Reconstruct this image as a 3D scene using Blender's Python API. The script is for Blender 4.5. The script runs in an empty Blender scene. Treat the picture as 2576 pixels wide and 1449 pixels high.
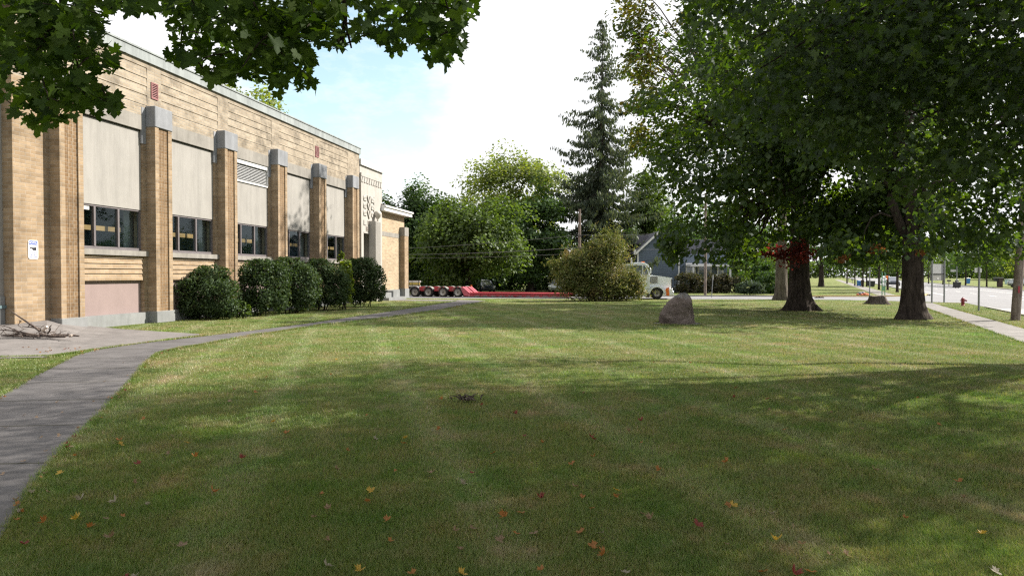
import bpy, math, random
import numpy as np
from mathutils import Vector, Matrix, noise

C = bpy.context.scene.collection
S = bpy.context.scene
R = math.radians
DENOISE = False

# ------------------------------------------------------------------ camera
F, CX, HY, CAMZ = 1717.0, 1288.0, 691.0, 2.0      # measured in the 2576 px wide view
PITCH = math.atan((724.5 - HY) / F)
cam_d = bpy.data.cameras.new('camera'); cam = bpy.data.objects.new('camera', cam_d); C.objects.link(cam)
cam_d.sensor_width = 36.0; cam_d.lens = 36.0 * F / 2576.0
cam_d.clip_start = 0.1; cam_d.clip_end = 3000
cam.location = (0, 0, CAMZ); cam.rotation_euler = (R(90) - PITCH, 0, 0)
S.camera = cam

# ------------------------------------------------------------------ light
SUN_AZ, SUN_EL = R(70), R(38)
SUN = Vector((math.sin(SUN_AZ) * math.cos(SUN_EL), math.cos(SUN_AZ) * math.cos(SUN_EL), math.sin(SUN_EL)))
sd = bpy.data.lights.new('sun', 'SUN'); so = bpy.data.objects.new('sun', sd); C.objects.link(so)
sd.energy = 5.0; sd.angle = R(0.53); sd.color = (1.0, 0.93, 0.82)
so.rotation_euler = SUN.to_track_quat('Z', 'Y').to_euler(); so.location = (40, 20, 60)

W = bpy.data.worlds.new('World'); S.world = W; W.use_nodes = True
nt = W.node_tree; nt.nodes.clear()
out = nt.nodes.new('ShaderNodeOutputWorld'); bg = nt.nodes.new('ShaderNodeBackground')
sky = nt.nodes.new('ShaderNodeTexSky'); sky.sky_type = 'NISHITA'; sky.sun_disc = False
sky.sun_elevation = SUN_EL; sky.sun_rotation = SUN_AZ; sky.air_density = 1.0; sky.dust_density = 1.5
tc = nt.nodes.new('ShaderNodeTexCoord')
# thin streaky cloud over most of the sky, with one opening of pale blue up to the left
mp = nt.nodes.new('ShaderNodeMapping'); mp.inputs['Scale'].default_value = (7, 7, 16); mp.inputs['Rotation'].default_value = (0, R(12), R(20))
ns = nt.nodes.new('ShaderNodeTexNoise'); ns.inputs['Scale'].default_value = 2.2; ns.inputs['Detail'].default_value = 7; ns.inputs['Roughness'].default_value = 0.62
dotn = nt.nodes.new('ShaderNodeVectorMath'); dotn.operation = 'DOT_PRODUCT'
hd = Vector(((880 - CX) / F, 1.0, (HY - 235) / F)).normalized()
dotn.inputs[1].default_value = hd
mr = nt.nodes.new('ShaderNodeMapRange'); mr.inputs['From Min'].default_value = 0.9965; mr.inputs['From Max'].default_value = 0.975
mr.interpolation_type = 'SMOOTHSTEP'
ad = nt.nodes.new('ShaderNodeMath'); ad.operation = 'ADD'
mr2 = nt.nodes.new('ShaderNodeMapRange'); mr2.inputs['From Min'].default_value = 0.34; mr2.inputs['From Max'].default_value = 0.80
mx = nt.nodes.new('ShaderNodeMixRGB'); mx.inputs['Color2'].default_value = (5.5, 5.55, 5.65, 1)
gm = nt.nodes.new('ShaderNodeMixRGB'); gm.blend_type = 'MULTIPLY'; gm.inputs['Fac'].default_value = 1; gm.inputs['Color2'].default_value = (1.50, 1.46, 1.18, 1)
L = nt.links.new
L(tc.outputs['Generated'], mp.inputs['Vector']); L(mp.outputs['Vector'], ns.inputs['Vector'])
L(tc.outputs['Generated'], dotn.inputs[0]); L(dotn.outputs['Value'], mr.inputs['Value'])
sc_ = nt.nodes.new('ShaderNodeMath'); sc_.operation = 'MULTIPLY'; sc_.inputs[1].default_value = 0.75
L(ns.outputs['Fac'], sc_.inputs[0]); L(sc_.outputs[0], ad.inputs[0]); L(mr.outputs['Result'], ad.inputs[1])
L(ad.outputs[0], mr2.inputs['Value']); L(mr2.outputs['Result'], mx.inputs['Fac'])
L(sky.outputs['Color'], gm.inputs['Color1']); L(gm.outputs['Color'], mx.inputs['Color1'])
L(mx.outputs['Color'], bg.inputs['Color']); bg.inputs['Strength'].default_value = 0.1
L(bg.outputs['Background'], out.inputs['Surface'])

S.view_settings.view_transform = 'Standard'; S.view_settings.look = 'None'
S.view_settings.exposure = 1.15; S.view_settings.gamma = 1.0; S.view_settings.use_curve_mapping = False
S.cycles.use_denoising = DENOISE
S.cycles.filter_width = 1.3
S.cycles.max_bounces = 8; S.cycles.transparent_max_bounces = 12
S.cycles.caustics_reflective = False; S.cycles.caustics_refractive = False

# ------------------------------------------------------------------ measuring helpers
cp, sp = math.cos(PITCH), math.sin(PITCH)
def ray(px, py):
    """direction in the world through a pixel of the 2576 px wide view"""
    x, y = (px - CX) / F, (724.5 - py) / F
    return Vector((x, cp + y * sp, -sp + y * cp))
def ground(px, py, z=0.0):
    d = ray(px, py); t = (z - CAMZ) / d.z
    return Vector((d.x * t, d.y * t, z))
def at(px, py, depth):
    d = ray(px, py); t = depth / d.y
    return Vector((0, 0, CAMZ)) + d * t
def proj(P):
    """n x 3 world points -> pixel x, y, depth"""
    P = np.asarray(P, float)
    rel = P - np.array([0, 0, CAMZ])
    zc = rel[:, 1] * cp - rel[:, 2] * sp
    yc = rel[:, 1] * sp + rel[:, 2] * cp
    zc = np.maximum(zc, 0.05)
    return CX + F * rel[:, 0] / zc, 724.5 - F * yc / zc, zc
def in_poly(x, y, poly):
    x = np.asarray(x); y = np.asarray(y); ins = np.zeros(x.shape, bool)
    n = len(poly); j = n - 1
    for i in range(n):
        xi, yi = poly[i]; xj, yj = poly[j]
        c = ((yi > y) != (yj > y)) & (x < (xj - xi) * (y - yi) / ((yj - yi) or 1e-9) + xi)
        ins ^= c; j = i
    return ins

# ------------------------------------------------------------------ object helpers
def tag(o, label=None, cat=None, group=None, kind=None):
    if label: o['label'] = label
    if cat: o['category'] = cat
    if group: o['group'] = group
    if kind: o['kind'] = kind
    return o
def empty(name, loc, rz=0.0, label=None, cat=None, group=None):
    o = bpy.data.objects.new(name, None); C.objects.link(o)
    o.location = loc; o.rotation_euler = (0, 0, rz); o.empty_display_size = 0.3
    return tag(o, label, cat, group)
def copy_tree(o, parent=None):
    c = o.copy(); C.objects.link(c)
    if parent is not None: c.parent = parent
    for ch in [k for k in S.objects if k.parent == o]:
        copy_tree(ch, c)
    return c

class MB:
    def __init__(s): s.v = []; s.f = []; s.m = []; s.sm = []
    def add(s, vs, fs, mi=0, smooth=False):
        b = len(s.v); s.v += [tuple(p) for p in vs]
        for f in fs: s.f.append([b + i for i in f]); s.m.append(mi); s.sm.append(smooth)
        return s
    def box(s, x0, x1, y0, y1, z0, z1, mi=0, bev=0.0):
        if bev <= 0:
            vs = [(x0,y0,z0),(x1,y0,z0),(x1,y1,z0),(x0,y1,z0),(x0,y0,z1),(x1,y0,z1),(x1,y1,z1),(x0,y1,z1)]
            fs = [(3,2,1,0),(4,5,6,7),(0,1,5,4),(1,2,6,5),(2,3,7,6),(3,0,4,7)]
            return s.add(vs, fs, mi)
        b = min(bev, (x1-x0)/2.01, (y1-y0)/2.01, (z1-z0)/2.01)
        vs = []; idx = {}
        for ix, X in enumerate((x0, x1)):
            for iy, Y in enumerate((y0, y1)):
                for iz, Z in enumerate((z0, z1)):
                    dx, dy, dz = (b if ix == 0 else -b), (b if iy == 0 else -b), (b if iz == 0 else -b)
                    for a, p in enumerate(((X, Y+dy, Z+dz), (X+dx, Y, Z+dz), (X+dx, Y+dy, Z))):
                        idx[(ix, iy, iz, a)] = len(vs); vs.append(p)
        fs = []
        k = lambda ix, iy, iz, a: idx[(ix, iy, iz, a)]
        fs.append([k(0,0,0,0), k(0,0,1,0), k(0,1,1,0), k(0,1,0,0)]); fs.append([k(1,0,0,0), k(1,1,0,0), k(1,1,1,0), k(1,0,1,0)])
        fs.append([k(0,0,0,1), k(1,0,0,1), k(1,0,1,1), k(0,0,1,1)]); fs.append([k(0,1,0,1), k(0,1,1,1), k(1,1,1,1), k(1,1,0,1)])
        fs.append([k(0,0,0,2), k(0,1,0,2), k(1,1,0,2), k(1,0,0,2)]); fs.append([k(0,0,1,2), k(1,0,1,2), k(1,1,1,2), k(0,1,1,2)])
        for i in (0,1):
            for j in (0,1):
                fs.append([k(i,j,0,0), k(i,j,1,0), k(i,j,1,1), k(i,j,0,1)])
                fs.append([k(i,0,j,0), k(i,1,j,0), k(i,1,j,2), k(i,0,j,2)])
                fs.append([k(0,i,j,1), k(1,i,j,1), k(1,i,j,2), k(0,i,j,2)])
        for i in (0,1):
            for j in (0,1):
                for l in (0,1): fs.append([k(i,j,l,0), k(i,j,l,1), k(i,j,l,2)])
        return s.add(vs, fs, mi)
    def obox(s, c, sx, sy, sz, rot=None, mi=0):
        M = rot if rot is not None else Matrix.Identity(3)
        t = MB().box(-sx/2, sx/2, -sy/2, sy/2, -sz/2, sz/2)
        return s.add([Vector(c) + M @ Vector(p) for p in t.v], t.f, mi)
    def prism(s, poly, a0, a1, axis='y', mi=0, smooth=False):
        """poly of 2D points swept along an axis: y -> (x, z), x -> (y, z), z -> (x, y)"""
        n = len(poly)
        g = {'y': lambda p, a: (p[0], a, p[1]), 'x': lambda p, a: (a, p[0], p[1]), 'z': lambda p, a: (p[0], p[1], a)}[axis]
        vs = [g(p, a0) for p in poly] + [g(p, a1) for p in poly]
        s.add(vs, [list(range(n)), list(range(2*n-1, n-1, -1))], mi)
        b = len(s.v) - 2*n
        for i in range(n):
            j = (i+1) % n
            s.f.append([b+i, b+n+i, b+n+j, b+j]); s.m.append(mi); s.sm.append(smooth)
        return s
    def tube(s, pts, rad, n=8, mi=0, cap=True, smooth=True):
        pts = [Vector(p) for p in pts]
        if not hasattr(rad, '__len__'): rad = [rad] * len(pts)
        vs = []; fs = []
        ref = Vector((0, 0, 1))
        d0 = (pts[1] - pts[0]).normalized()
        if abs(d0.z) > 0.9: ref = Vector((1, 0, 0))
        for i, p in enumerate(pts):
            d = (pts[min(i+1, len(pts)-1)] - pts[max(i-1, 0)]).normalized()
            a = d.cross(ref).normalized(); b = d.cross(a).normalized()
            for k in range(n):
                t = 2*math.pi*k/n
                vs.append(p + (a*math.cos(t) + b*math.sin(t)) * rad[i])
        for i in range(len(pts)-1):
            for k in range(n):
                k2 = (k+1) % n
                fs.append([i*n+k, i*n+k2, (i+1)*n+k2, (i+1)*n+k])
        s.add(vs, fs, mi, smooth)
        if cap: s.add(vs[:n], [list(range(n))], mi); s.add(vs[-n:], [list(range(n-1, -1, -1))], mi)
        return s
    def lathe(s, prof, n=20, M=None, mi=0, smooth=True):
        """prof of (radius, height) about z, then placed by matrix M"""
        vs = []; fs = []
        for r_, h in prof:
            for k in range(n):
                t = 2*math.pi*k/n; p = Vector((r_*math.cos(t), r_*math.sin(t), h))
                vs.append(M @ p if M is not None else p)
        for i in range(len(prof)-1):
            for k in range(n):
                k2 = (k+1) % n; fs.append([i*n+k, i*n+k2, (i+1)*n+k2, (i+1)*n+k])
        if prof[0][0] > 1e-5: fs.append(list(range(n-1, -1, -1)))
        if prof[-1][0] > 1e-5: fs.append([(len(prof)-1)*n+k for k in range(n)])
        return s.add(vs, fs, mi, smooth)
    def build(s, name, mats, parent=None, uv=True):
        me = bpy.data.meshes.new(name); me.from_pydata(s.v, [], s.f)
        if not isinstance(mats, (list, tuple)): mats = [mats]
        for m in mats: me.materials.append(m)
        me.polygons.foreach_set('material_index', s.m); me.polygons.foreach_set('use_smooth', s.sm)
        if uv:
            lay = me.uv_layers.new(name='UVMap'); co = s.v; buf = []
            for p in me.polygons:
                nx, ny, nz = (abs(q) for q in p.normal)
                for vi in p.vertices:
                    x, y, z = co[vi]
                    buf += [x, y] if (nz >= nx and nz >= ny) else ([y, z] if nx > ny else [x, z])
            lay.data.foreach_set('uv', buf)
        me.validate(); me.update()
        o = bpy.data.objects.new(name, me); C.objects.link(o)
        if parent is not None: o.parent = parent
        return o

def np_mesh(name, V, sizes, idx, mats, parent=None, mat_index=None, smooth=False):
    """mesh straight from arrays: V n x 3, sizes of the faces, flat loop vertex indices"""
    me = bpy.data.meshes.new(name)
    V = np.ascontiguousarray(V, dtype=np.float32); idx = np.ascontiguousarray(idx, dtype=np.int32); sizes = np.ascontiguousarray(sizes, dtype=np.int32)
    me.vertices.add(len(V)); me.vertices.foreach_set('co', V.ravel())
    me.loops.add(len(idx)); me.loops.foreach_set('vertex_index', idx)
    me.polygons.add(len(sizes)); st = np.zeros(len(sizes), np.int32); st[1:] = np.cumsum(sizes)[:-1]
    me.polygons.foreach_set('loop_start', st); me.polygons.foreach_set('loop_total', sizes)
    if not isinstance(mats, (list, tuple)): mats = [mats]
    for m in mats: me.materials.append(m)
    if mat_index is not None: me.polygons.foreach_set('material_index', np.ascontiguousarray(mat_index, dtype=np.int32))
    if smooth: me.polygons.foreach_set('use_smooth', np.ones(len(sizes), bool))
    me.update(calc_edges=True); me.validate()
    o = bpy.data.objects.new(name, me); C.objects.link(o)
    if parent is not None: o.parent = parent
    return o

# ------------------------------------------------------------------ materials
MAT = {}
class N:
    """small node-tree writer"""
    def __init__(s, name):
        s.m = bpy.data.materials.new(name); s.m.use_nodes = True; s.t = s.m.node_tree; s.t.nodes.clear()
        s.out = s.t.nodes.new('ShaderNodeOutputMaterial')
    def n(s, typ, **kw):
        x = s.t.nodes.new('ShaderNode' + typ)
        for k, v in kw.items():
            if k.startswith('i_'):
                key = k[2:].replace('_', ' ')
                x.inputs[int(key) if key.isdigit() else key].default_value = v
            else: setattr(x, k, v)
        return x
    def l(s, a, b): s.t.links.new(a, b)
    def coord(s, kind='Object', scale=(1,1,1), rot=(0,0,0)):
        t = s.n('TexCoord'); mpp = s.n('Mapping'); mpp.inputs['Scale'].default_value = scale; mpp.inputs['Rotation'].default_value = rot
        s.l(t.outputs[kind], mpp.inputs['Vector']); return mpp.outputs['Vector']
    def pos(s, scale=(1,1,1)):
        g = s.n('NewGeometry'); mpp = s.n('Mapping'); mpp.inputs['Scale'].default_value = scale
        s.l(g.outputs['Position'], mpp.inputs['Vector']); return mpp.outputs['Vector']
    def noise(s, vec, scale, detail=4, rough=0.55):
        x = s.n('TexNoise'); x.inputs['Scale'].default_value = scale; x.inputs['Detail'].default_value = detail; x.inputs['Roughness'].default_value = rough
        if vec is not None: s.l(vec, x.inputs['Vector'])
        return x.outputs['Fac']
    def ramp(s, fac, stops, interp='LINEAR'):
        x = s.n('ValToRGB'); x.color_ramp.interpolation = interp; e = x.color_ramp.elements
        while len(e) < len(stops): e.new(0.5)
        for k, (p, c) in zip(e, stops):
            k.position = p; k.color = (c, c, c, 1) if not hasattr(c, '__len__') else (*c, 1)
        s.l(fac, x.inputs['Fac']); return x.outputs['Color']
    def mix(s, a, b, fac, mode='MIX'):
        x = s.n('MixRGB', blend_type=mode)
        for val, sock in ((fac, x.inputs['Fac']), (a, x.inputs['Color1']), (b, x.inputs['Color2'])):
            if hasattr(val, 'is_linked') or hasattr(val, 'links'): s.l(val, sock)
            elif sock.name == 'Fac': sock.default_value = val
            else: sock.default_value = (*val, 1)
        return x.outputs['Color']
    def math(s, op, a, b=None):
        x = s.n('Math', operation=op)
        for val, sock in ((a, x.inputs[0]), (b, x.inputs[1])):
            if val is None: continue
            if hasattr(val, 'links'): s.l(val, sock)
            else: sock.default_value = val
        return x.outputs[0]
    def bump(s, h, strength=0.3, dist=0.02):
        x = s.n('Bump'); x.inputs['Strength'].default_value = strength; x.inputs['Distance'].default_value = dist
        s.l(h, x.inputs['Height']); return x.outputs['Normal']
    def done(s, col, rough=0.8, nor=None, metal=0.0, spec=0.4, coat=0.0, key=None):
        p = s.n('BsdfPrincipled')
        if hasattr(col, 'links'): s.l(col, p.inputs['Base Color'])
        else: p.inputs['Base Color'].default_value = (*col, 1)
        if hasattr(rough, 'links'): s.l(rough, p.inputs['Roughness'])
        else: p.inputs['Roughness'].default_value = rough
        p.inputs['Metallic'].default_value = metal; p.inputs['Specular IOR Level'].default_value = spec
        p.inputs['Coat Weight'].default_value = coat
        if nor is not None: s.l(nor, p.inputs['Normal'])
        s.l(p.outputs['BSDF'], s.out.inputs['Surface']); return s.m

def m_plain(name, col, rough=0.6, var=0.12, scale=6.0, metal=0.0, spec=0.4, bump=0.0, coat=0.0):
    n = N(name); v = n.coord('Object')
    f = n.noise(v, scale, 5, 0.6)
    c = n.mix(tuple(q*(1-var) for q in col), tuple(min(1, q*(1+var)) for q in col), n.ramp(f, [(0.3, 0.0), (0.7, 1.0)]))
    nor = n.bump(n.noise(v, scale*6, 4), bump, 0.01) if bump else None
    return n.done(c, rough, nor, metal, spec, coat)

def m_brick(name, c1, c2, mortar, bw=0.40, bh=0.126, ms=0.011, stain=0.35, stain_scale=0.35):
    n = N(name); v = n.coord('UV')
    b = n.n('TexBrick'); b.inputs['Scale'].default_value = 1.0; b.inputs['Brick Width'].default_value = bw; b.inputs['Row Height'].default_value = bh
    b.inputs['Mortar Size'].default_value = ms; b.inputs['Mortar Smooth'].default_value = 0.2; b.inputs['Bias'].default_value = -0.1
    b.inputs['Color1'].default_value = (*c1, 1); b.inputs['Color2'].default_value = (*c2, 1); b.inputs['Mortar'].default_value = (*mortar, 1)
    n.l(v, b.inputs['Vector'])
    # brick-to-brick tone, from a second pattern of whole bricks
    vo = n.n('TexWhiteNoise', noise_dimensions='2D')
    sx = n.n('SeparateXYZ'); n.l(v, sx.inputs[0])
    row = n.math('FLOOR', n.math('DIVIDE', sx.outputs['Y'], bh))
    col = n.math('FLOOR', n.math('ADD', n.math('DIVIDE', sx.outputs['X'], bw), n.math('MULTIPLY', n.math('MODULO', row, 2.0), 0.5)))
    cb = n.n('CombineXYZ'); n.l(col, cb.inputs['X']); n.l(row, cb.inputs['Y']); n.l(cb.outputs[0], vo.inputs['Vector'])
    tone = n.ramp(vo.outputs['Value'], [(0.0, 0.80), (0.35, 0.96), (0.7, 1.04), (1.0, 1.12)])
    c = n.mix(b.outputs['Color'], tone, 0.75, 'MULTIPLY')
    g = n.coord('Object', (1, 1, 1))
    st = n.ramp(n.noise(g, stain_scale*2, 6, 0.65), [(0.48, 1.0), (0.66, 1.0 - stain)])
    c = n.mix(c, st, 1.0, 'MULTIPLY')
    g2 = n.coord('Object', (3.0, 3.0, 0.35))
    st2 = n.ramp(n.noise(g2, 0.9, 5, 0.7), [(0.55, 1.0), (0.75, 1.0 - stain*0.6)])
    c = n.mix(c, st2, 1.0, 'MULTIPLY')
    h = n.math('SUBTRACT', 1.0, b.outputs['Fac'])
    return n.done(c, 0.85, n.bump(h, 0.6, 0.012), spec=0.25)

def m_stone(name, col, var=0.2, streak=0.25, scale=1.2):
    n = N(name); v = n.coord('Object'); vs = n.coord('Object', (2.5, 2.5, 0.3))
    c = n.mix(tuple(q*(1-var) for q in col), tuple(min(1, q*(1+var*0.6)) for q in col), n.ramp(n.noise(v, scale, 6, 0.62), [(0.3, 0.0), (0.7, 1.0)]))
    c = n.mix(c, n.ramp(n.noise(vs, 1.1, 6, 0.7), [(0.42, 1.0), (0.72, 1.0 - streak)]), 1.0, 'MULTIPLY')
    return n.done(c, 0.88, n.bump(n.noise(v, 25, 5), 0.15, 0.01), spec=0.2)

def m_leaf(name, cols, transl=0.45, tcol=None, clump=None, rough=0.5, gloss=0.022):
    """cols: list of colours picked leaf by leaf; tcol multiplies the light that comes through"""
    n = N(name)
    g = n.n('NewGeometry')
    k = len(cols)
    c = n.ramp(g.outputs['Random Per Island'], [(i / k, q) for i, q in enumerate(cols)], 'CONSTANT')
    if clump:
        f = n.noise(n.pos(), clump[1], 3, 0.6)
        c = n.mix(c, clump[0], n.ramp(f, [(clump[2], 0.0), (clump[3], 1.0)]))
    d = n.n('BsdfDiffuse'); t = n.n('BsdfTranslucent'); gl = n.n('BsdfGlossy'); gl.inputs['Roughness'].default_value = rough
    n.l(c, d.inputs['Color'])
    tc_ = n.mix(c, tcol or (1.9, 2.0, 0.6), 1.0, 'MULTIPLY'); n.l(tc_, t.inputs['Color'])
    m1 = n.n('MixShader'); m1.inputs[0].default_value = transl; n.l(d.outputs[0], m1.inputs[1]); n.l(t.outputs[0], m1.inputs[2])
    m2 = n.n('MixShader'); m2.inputs[0].default_value = gloss; n.l(m1.outputs[0], m2.inputs[1]); n.l(gl.outputs[0], m2.inputs[2])
    gl.inputs['Color'].default_value = (0.75, 0.8, 0.85, 1)
    n.l(m2.outputs[0], n.out.inputs['Surface']); return n.m

def m_bark(name, c1, c2):
    n = N(name); v = n.coord('Object', (1, 1, 0.16)); v2 = n.coord('Object')
    f = n.noise(v, 9, 6, 0.7)
    c = n.mix(c1, c2, n.ramp(f, [(0.35, 0.0), (0.65, 1.0)]))
    c = n.mix(c, n.ramp(n.noise(v2, 1.3, 4), [(0.3, 0.7), (0.7, 1.15)]), 1.0, 'MULTIPLY')
    return n.done(c, 0.95, n.bump(f, 1.0, 0.06), spec=0.1)

def m_glass(name, tint=(0.78, 0.93, 0.96), refl=0.9):
    n = N(name)
    t = n.n('BsdfTransparent'); t.inputs['Color'].default_value = (*tint, 1)
    g = n.n('BsdfGlossy'); g.inputs['Roughness'].default_value = 0.03; g.inputs['Color'].default_value = (refl*0.82, refl*0.95, refl, 1)
    gm_ = n.n('NewGeometry'); dt = n.n('VectorMath', operation='DOT_PRODUCT'); n.l(gm_.outputs['Incoming'], dt.inputs[0]); n.l(gm_.outputs['Normal'], dt.inputs[1])
    fac = n.math('ADD', n.math('MULTIPLY', n.math('POWER', n.math('SUBTRACT', 1.0, n.math('ABSOLUTE', dt.outputs['Value'])), 4.0), 0.8), 0.045)
    v = n.coord('Object'); nn = n.bump(n.noise(v, 1.1, 2), 0.04, 0.05); n.l(nn, g.inputs['Normal'])
    m = n.n('MixShader'); n.l(fac, m.inputs[0]); n.l(t.outputs[0], m.inputs[1]); n.l(g.outputs[0], m.inputs[2])
    n.l(m.outputs[0], n.out.inputs['Surface']); return n.m

MAT['brick'] = m_brick('brick', (0.300, 0.224, 0.147), (0.240, 0.170, 0.104), (0.306, 0.254, 0.199))
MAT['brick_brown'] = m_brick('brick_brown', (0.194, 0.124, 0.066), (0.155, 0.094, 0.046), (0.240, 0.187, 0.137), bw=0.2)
MAT['brick_stained'] = m_brick('brick_stained', (0.310, 0.261, 0.199), (0.264, 0.215, 0.158), (0.289, 0.269, 0.237), stain=0.42, stain_scale=0.7)
MAT['stone'] = m_stone('stone', (0.228, 0.238, 0.258))
MAT['lintel'] = m_stone('lintel', (0.251, 0.238, 0.219), 0.22, 0.3)
MAT['plinth'] = m_stone('plinth', (0.220, 0.228, 0.232), 0.2, 0.2)
MAT['stucco'] = m_stone('stucco', (0.288, 0.278, 0.263), 0.08, 0.2, 0.8)
MAT['pink'] = m_stone('pink', (0.247, 0.192, 0.185), 0.06, 0.08, 1.5)
MAT['portal'] = m_stone('portal', (0.37, 0.355, 0.335), 0.1, 0.15)
MAT['copper'] = m_stone('copper', (0.275, 0.30, 0.305), 0.15, 0.35)
MAT['maroon'] = m_plain('maroon', (0.22, 0.09, 0.09), 0.6)
MAT['frame'] = m_plain('frame', (0.125, 0.112, 0.118), 0.45, spec=0.5)
MAT['white'] = m_plain('white', (0.62, 0.62, 0.62), 0.45, 0.04)
MAT['alu'] = m_plain('alu', (0.52, 0.53, 0.54), 0.5, 0.08)
MAT['glass'] = m_glass('glass')
MAT['interior'] = m_plain('interior', (0.10, 0.15, 0.165), 0.9)
MAT['wood'] = m_plain('wood', (0.27, 0.135, 0.05), 0.5, 0.4, 0.9)
MAT['roof'] = m_stone('roof', (0.17, 0.095, 0.075), 0.25, 0.1, 3)
MAT['dark'] = m_plain('dark', (0.02, 0.02, 0.022), 0.7)
# ================================================================== SETTING
def poly_sheet(name, pts, z, mat, kind='structure', thick=0.0):
    mb = MB()
    if thick: mb.prism([(p[0], p[1]) for p in pts], z - thick, z, 'z')
    else: mb.add([(p[0], p[1], z) for p in pts], [list(range(len(pts)))])
    o = mb.build(name, mat); return tag(o, kind=kind)
def strip(name, left, right, z, mat, kind='structure', along=None):
    """a path between two edges with the same number of points; UV.y runs along it"""
    mb = MB(); n = len(left)
    vs = [(p[0], p[1], z) for p in left] + [(p[0], p[1], z) for p in right]
    o = mb.add(vs, [[i, n+i, n+i+1, i+1] for i in range(n-1)]).build(name, mat, uv=False)
    me = o.data; lay = me.uv_layers.new(name='UVMap')
    s = [0.0]
    for i in range(1, n):
        s.append(s[-1] + ((Vector(left[i][:2]) + Vector(right[i][:2])) / 2 - (Vector(left[i-1][:2]) + Vector(right[i-1][:2])) / 2).length)
    for lp in me.loops:
        k = lp.vertex_index
        q = me.vertices[k].co; lay.data[lp.index].uv = (0.0 if k < n else 1.0, (q.y*0.99 - q.x*0.10) if along is None else q.x*along[0] + q.y*along[1])
    return tag(o, kind=kind)

def lawn_tone(n):
    """multiplier colour for the turf: greener and drier patches, faint mower tracks"""
    v = n.pos()
    t = n.ramp(n.noise(v, 0.16, 5, 0.6), [(0.32, (0.80, 0.94, 0.72)), (0.5, (1.0, 1.0, 1.0)), (0.68, (1.22, 1.05, 1.25))])
    t = n.mix(t, n.ramp(n.noise(v, 1.3, 5, 0.65), [(0.34, (0.74, 0.92, 0.68)), (0.5, (1.0, 1.0, 1.0)), (0.66, (1.24, 1.04, 1.2))]), 1.0, 'MULTIPLY')
    w = n.n('TexWave', wave_type='BANDS', bands_direction='X'); w.inputs['Scale'].default_value = 0.145; w.inputs['Distortion'].default_value = 1.1; w.inputs['Detail'].default_value = 2; w.inputs['Detail Scale'].default_value = 0.35
    g = n.n('NewGeometry'); mp2 = n.n('Mapping'); mp2.inputs['Rotation'].default_value = (0, 0, R(-14)); n.l(g.outputs['Position'], mp2.inputs['Vector']); n.l(mp2.outputs['Vector'], w.inputs['Vector'])
    t = n.mix(t, n.ramp(w.outputs['Fac'], [(0.78, (1.0, 1.0, 1.0)), (0.97, (1.26, 1.22, 1.55))]), 1.0, 'MULTIPLY')
    f3 = n.noise(v, 0.42, 6, 0.7)
    t = n.mix(t, n.ramp(f3, [(0.57, (1.0, 1.0, 1.0)), (0.70, (1.12, 1.38, 0.70))]), 1.0, 'MULTIPLY')
    mp3 = n.n('Mapping'); mp3.inputs['Rotation'].default_value = (0, 0, R(-20)); mp3.inputs['Scale'].default_value = (1.0, 0.28, 1.0); n.l(g.outputs['Position'], mp3.inputs['Vector'])
    t = n.mix(t, n.ramp(n.noise(mp3.outputs['Vector'], 0.75, 6, 0.72), [(0.56, (1.0, 1.0, 1.0)), (0.72, (1.38, 1.30, 1.95))]), 1.0, 'MULTIPLY')
    return t
def m_lawn():
    n = N('lawn'); v = n.pos()
    g = n.ramp(n.noise(v, 0.55, 6, 0.65), [(0.3, (0.095, 0.135, 0.038)), (0.5, (0.150, 0.180, 0.058)), (0.7, (0.205, 0.205, 0.090))])
    fine = n.ramp(n.noise(n.pos((1, 0.5, 1)), 14, 6, 0.75), [(0.3, 0.45), (0.7, 1.35)])
    c = n.mix(g, fine, 1.0, 'MULTIPLY')
    c = n.mix(c, lawn_tone(n), 1.0, 'MULTIPLY')
    c = n.mix(c, (0.28, 0.225, 0.135), n.ramp(n.noise(v, 0.8, 6, 0.7), [(0.56, 0.0), (0.72, 0.75)]))
    return n.done(c, 0.95, n.bump(n.noise(v, 30, 6, 0.8), 1.0, 0.08), spec=0.1)
def m_concrete(name, col, joint=1.9, jw=0.026):
    n = N(name); v = n.pos(); u = n.n('TexCoord'); sx = n.n('SeparateXYZ'); n.l(u.outputs['UV'], sx.inputs[0])
    c = n.mix(tuple(q*0.75 for q in col), tuple(q*1.12 for q in col), n.ramp(n.noise(v, 1.4, 7, 0.7), [(0.3, 0.0), (0.7, 1.0)]))
    c = n.mix(c, n.ramp(n.noise(v, 45, 4, 0.7), [(0.3, 0.8), (0.7, 1.1)]), 1.0, 'MULTIPLY')
    c = n.mix(c, n.ramp(n.noise(v, 0.5, 5, 0.75), [(0.5, 1.0), (0.7, 0.72)]), 1.0, 'MULTIPLY')
    if joint:
        wob = n.math('MULTIPLY', n.noise(v, 3, 3), 0.03)
        fr = n.math('FRACT', n.math('DIVIDE', n.math('ADD', sx.outputs['Y'], wob), joint))
        ln = n.math('LESS_THAN', fr, jw)
        c = n.mix(c, (0.05, 0.048, 0.04), ln)
    return n.done(c, 0.9, n.bump(n.noise(v, 60, 5), 0.2, 0.01), spec=0.2)
def m_asphalt():
    n = N('asphalt'); v = n.pos()
    c = n.mix((0.17, 0.17, 0.18), (0.225, 0.225, 0.235), n.ramp(n.noise(v, 0.35, 6, 0.7), [(0.3, 0.0), (0.7, 1.0)]))
    c = n.mix(c, n.ramp(n.noise(v, 30, 3), [(0.3, 0.85), (0.7, 1.1)]), 1.0, 'MULTIPLY')
    return n.done(c, 0.85, spec=0.3)
MAT['lawn'] = m_lawn()
MAT['walk'] = m_concrete('walk', (0.120, 0.114, 0.116))
MAT['apron'] = m_concrete('apron', (0.185, 0.172, 0.168), 0)
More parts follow.
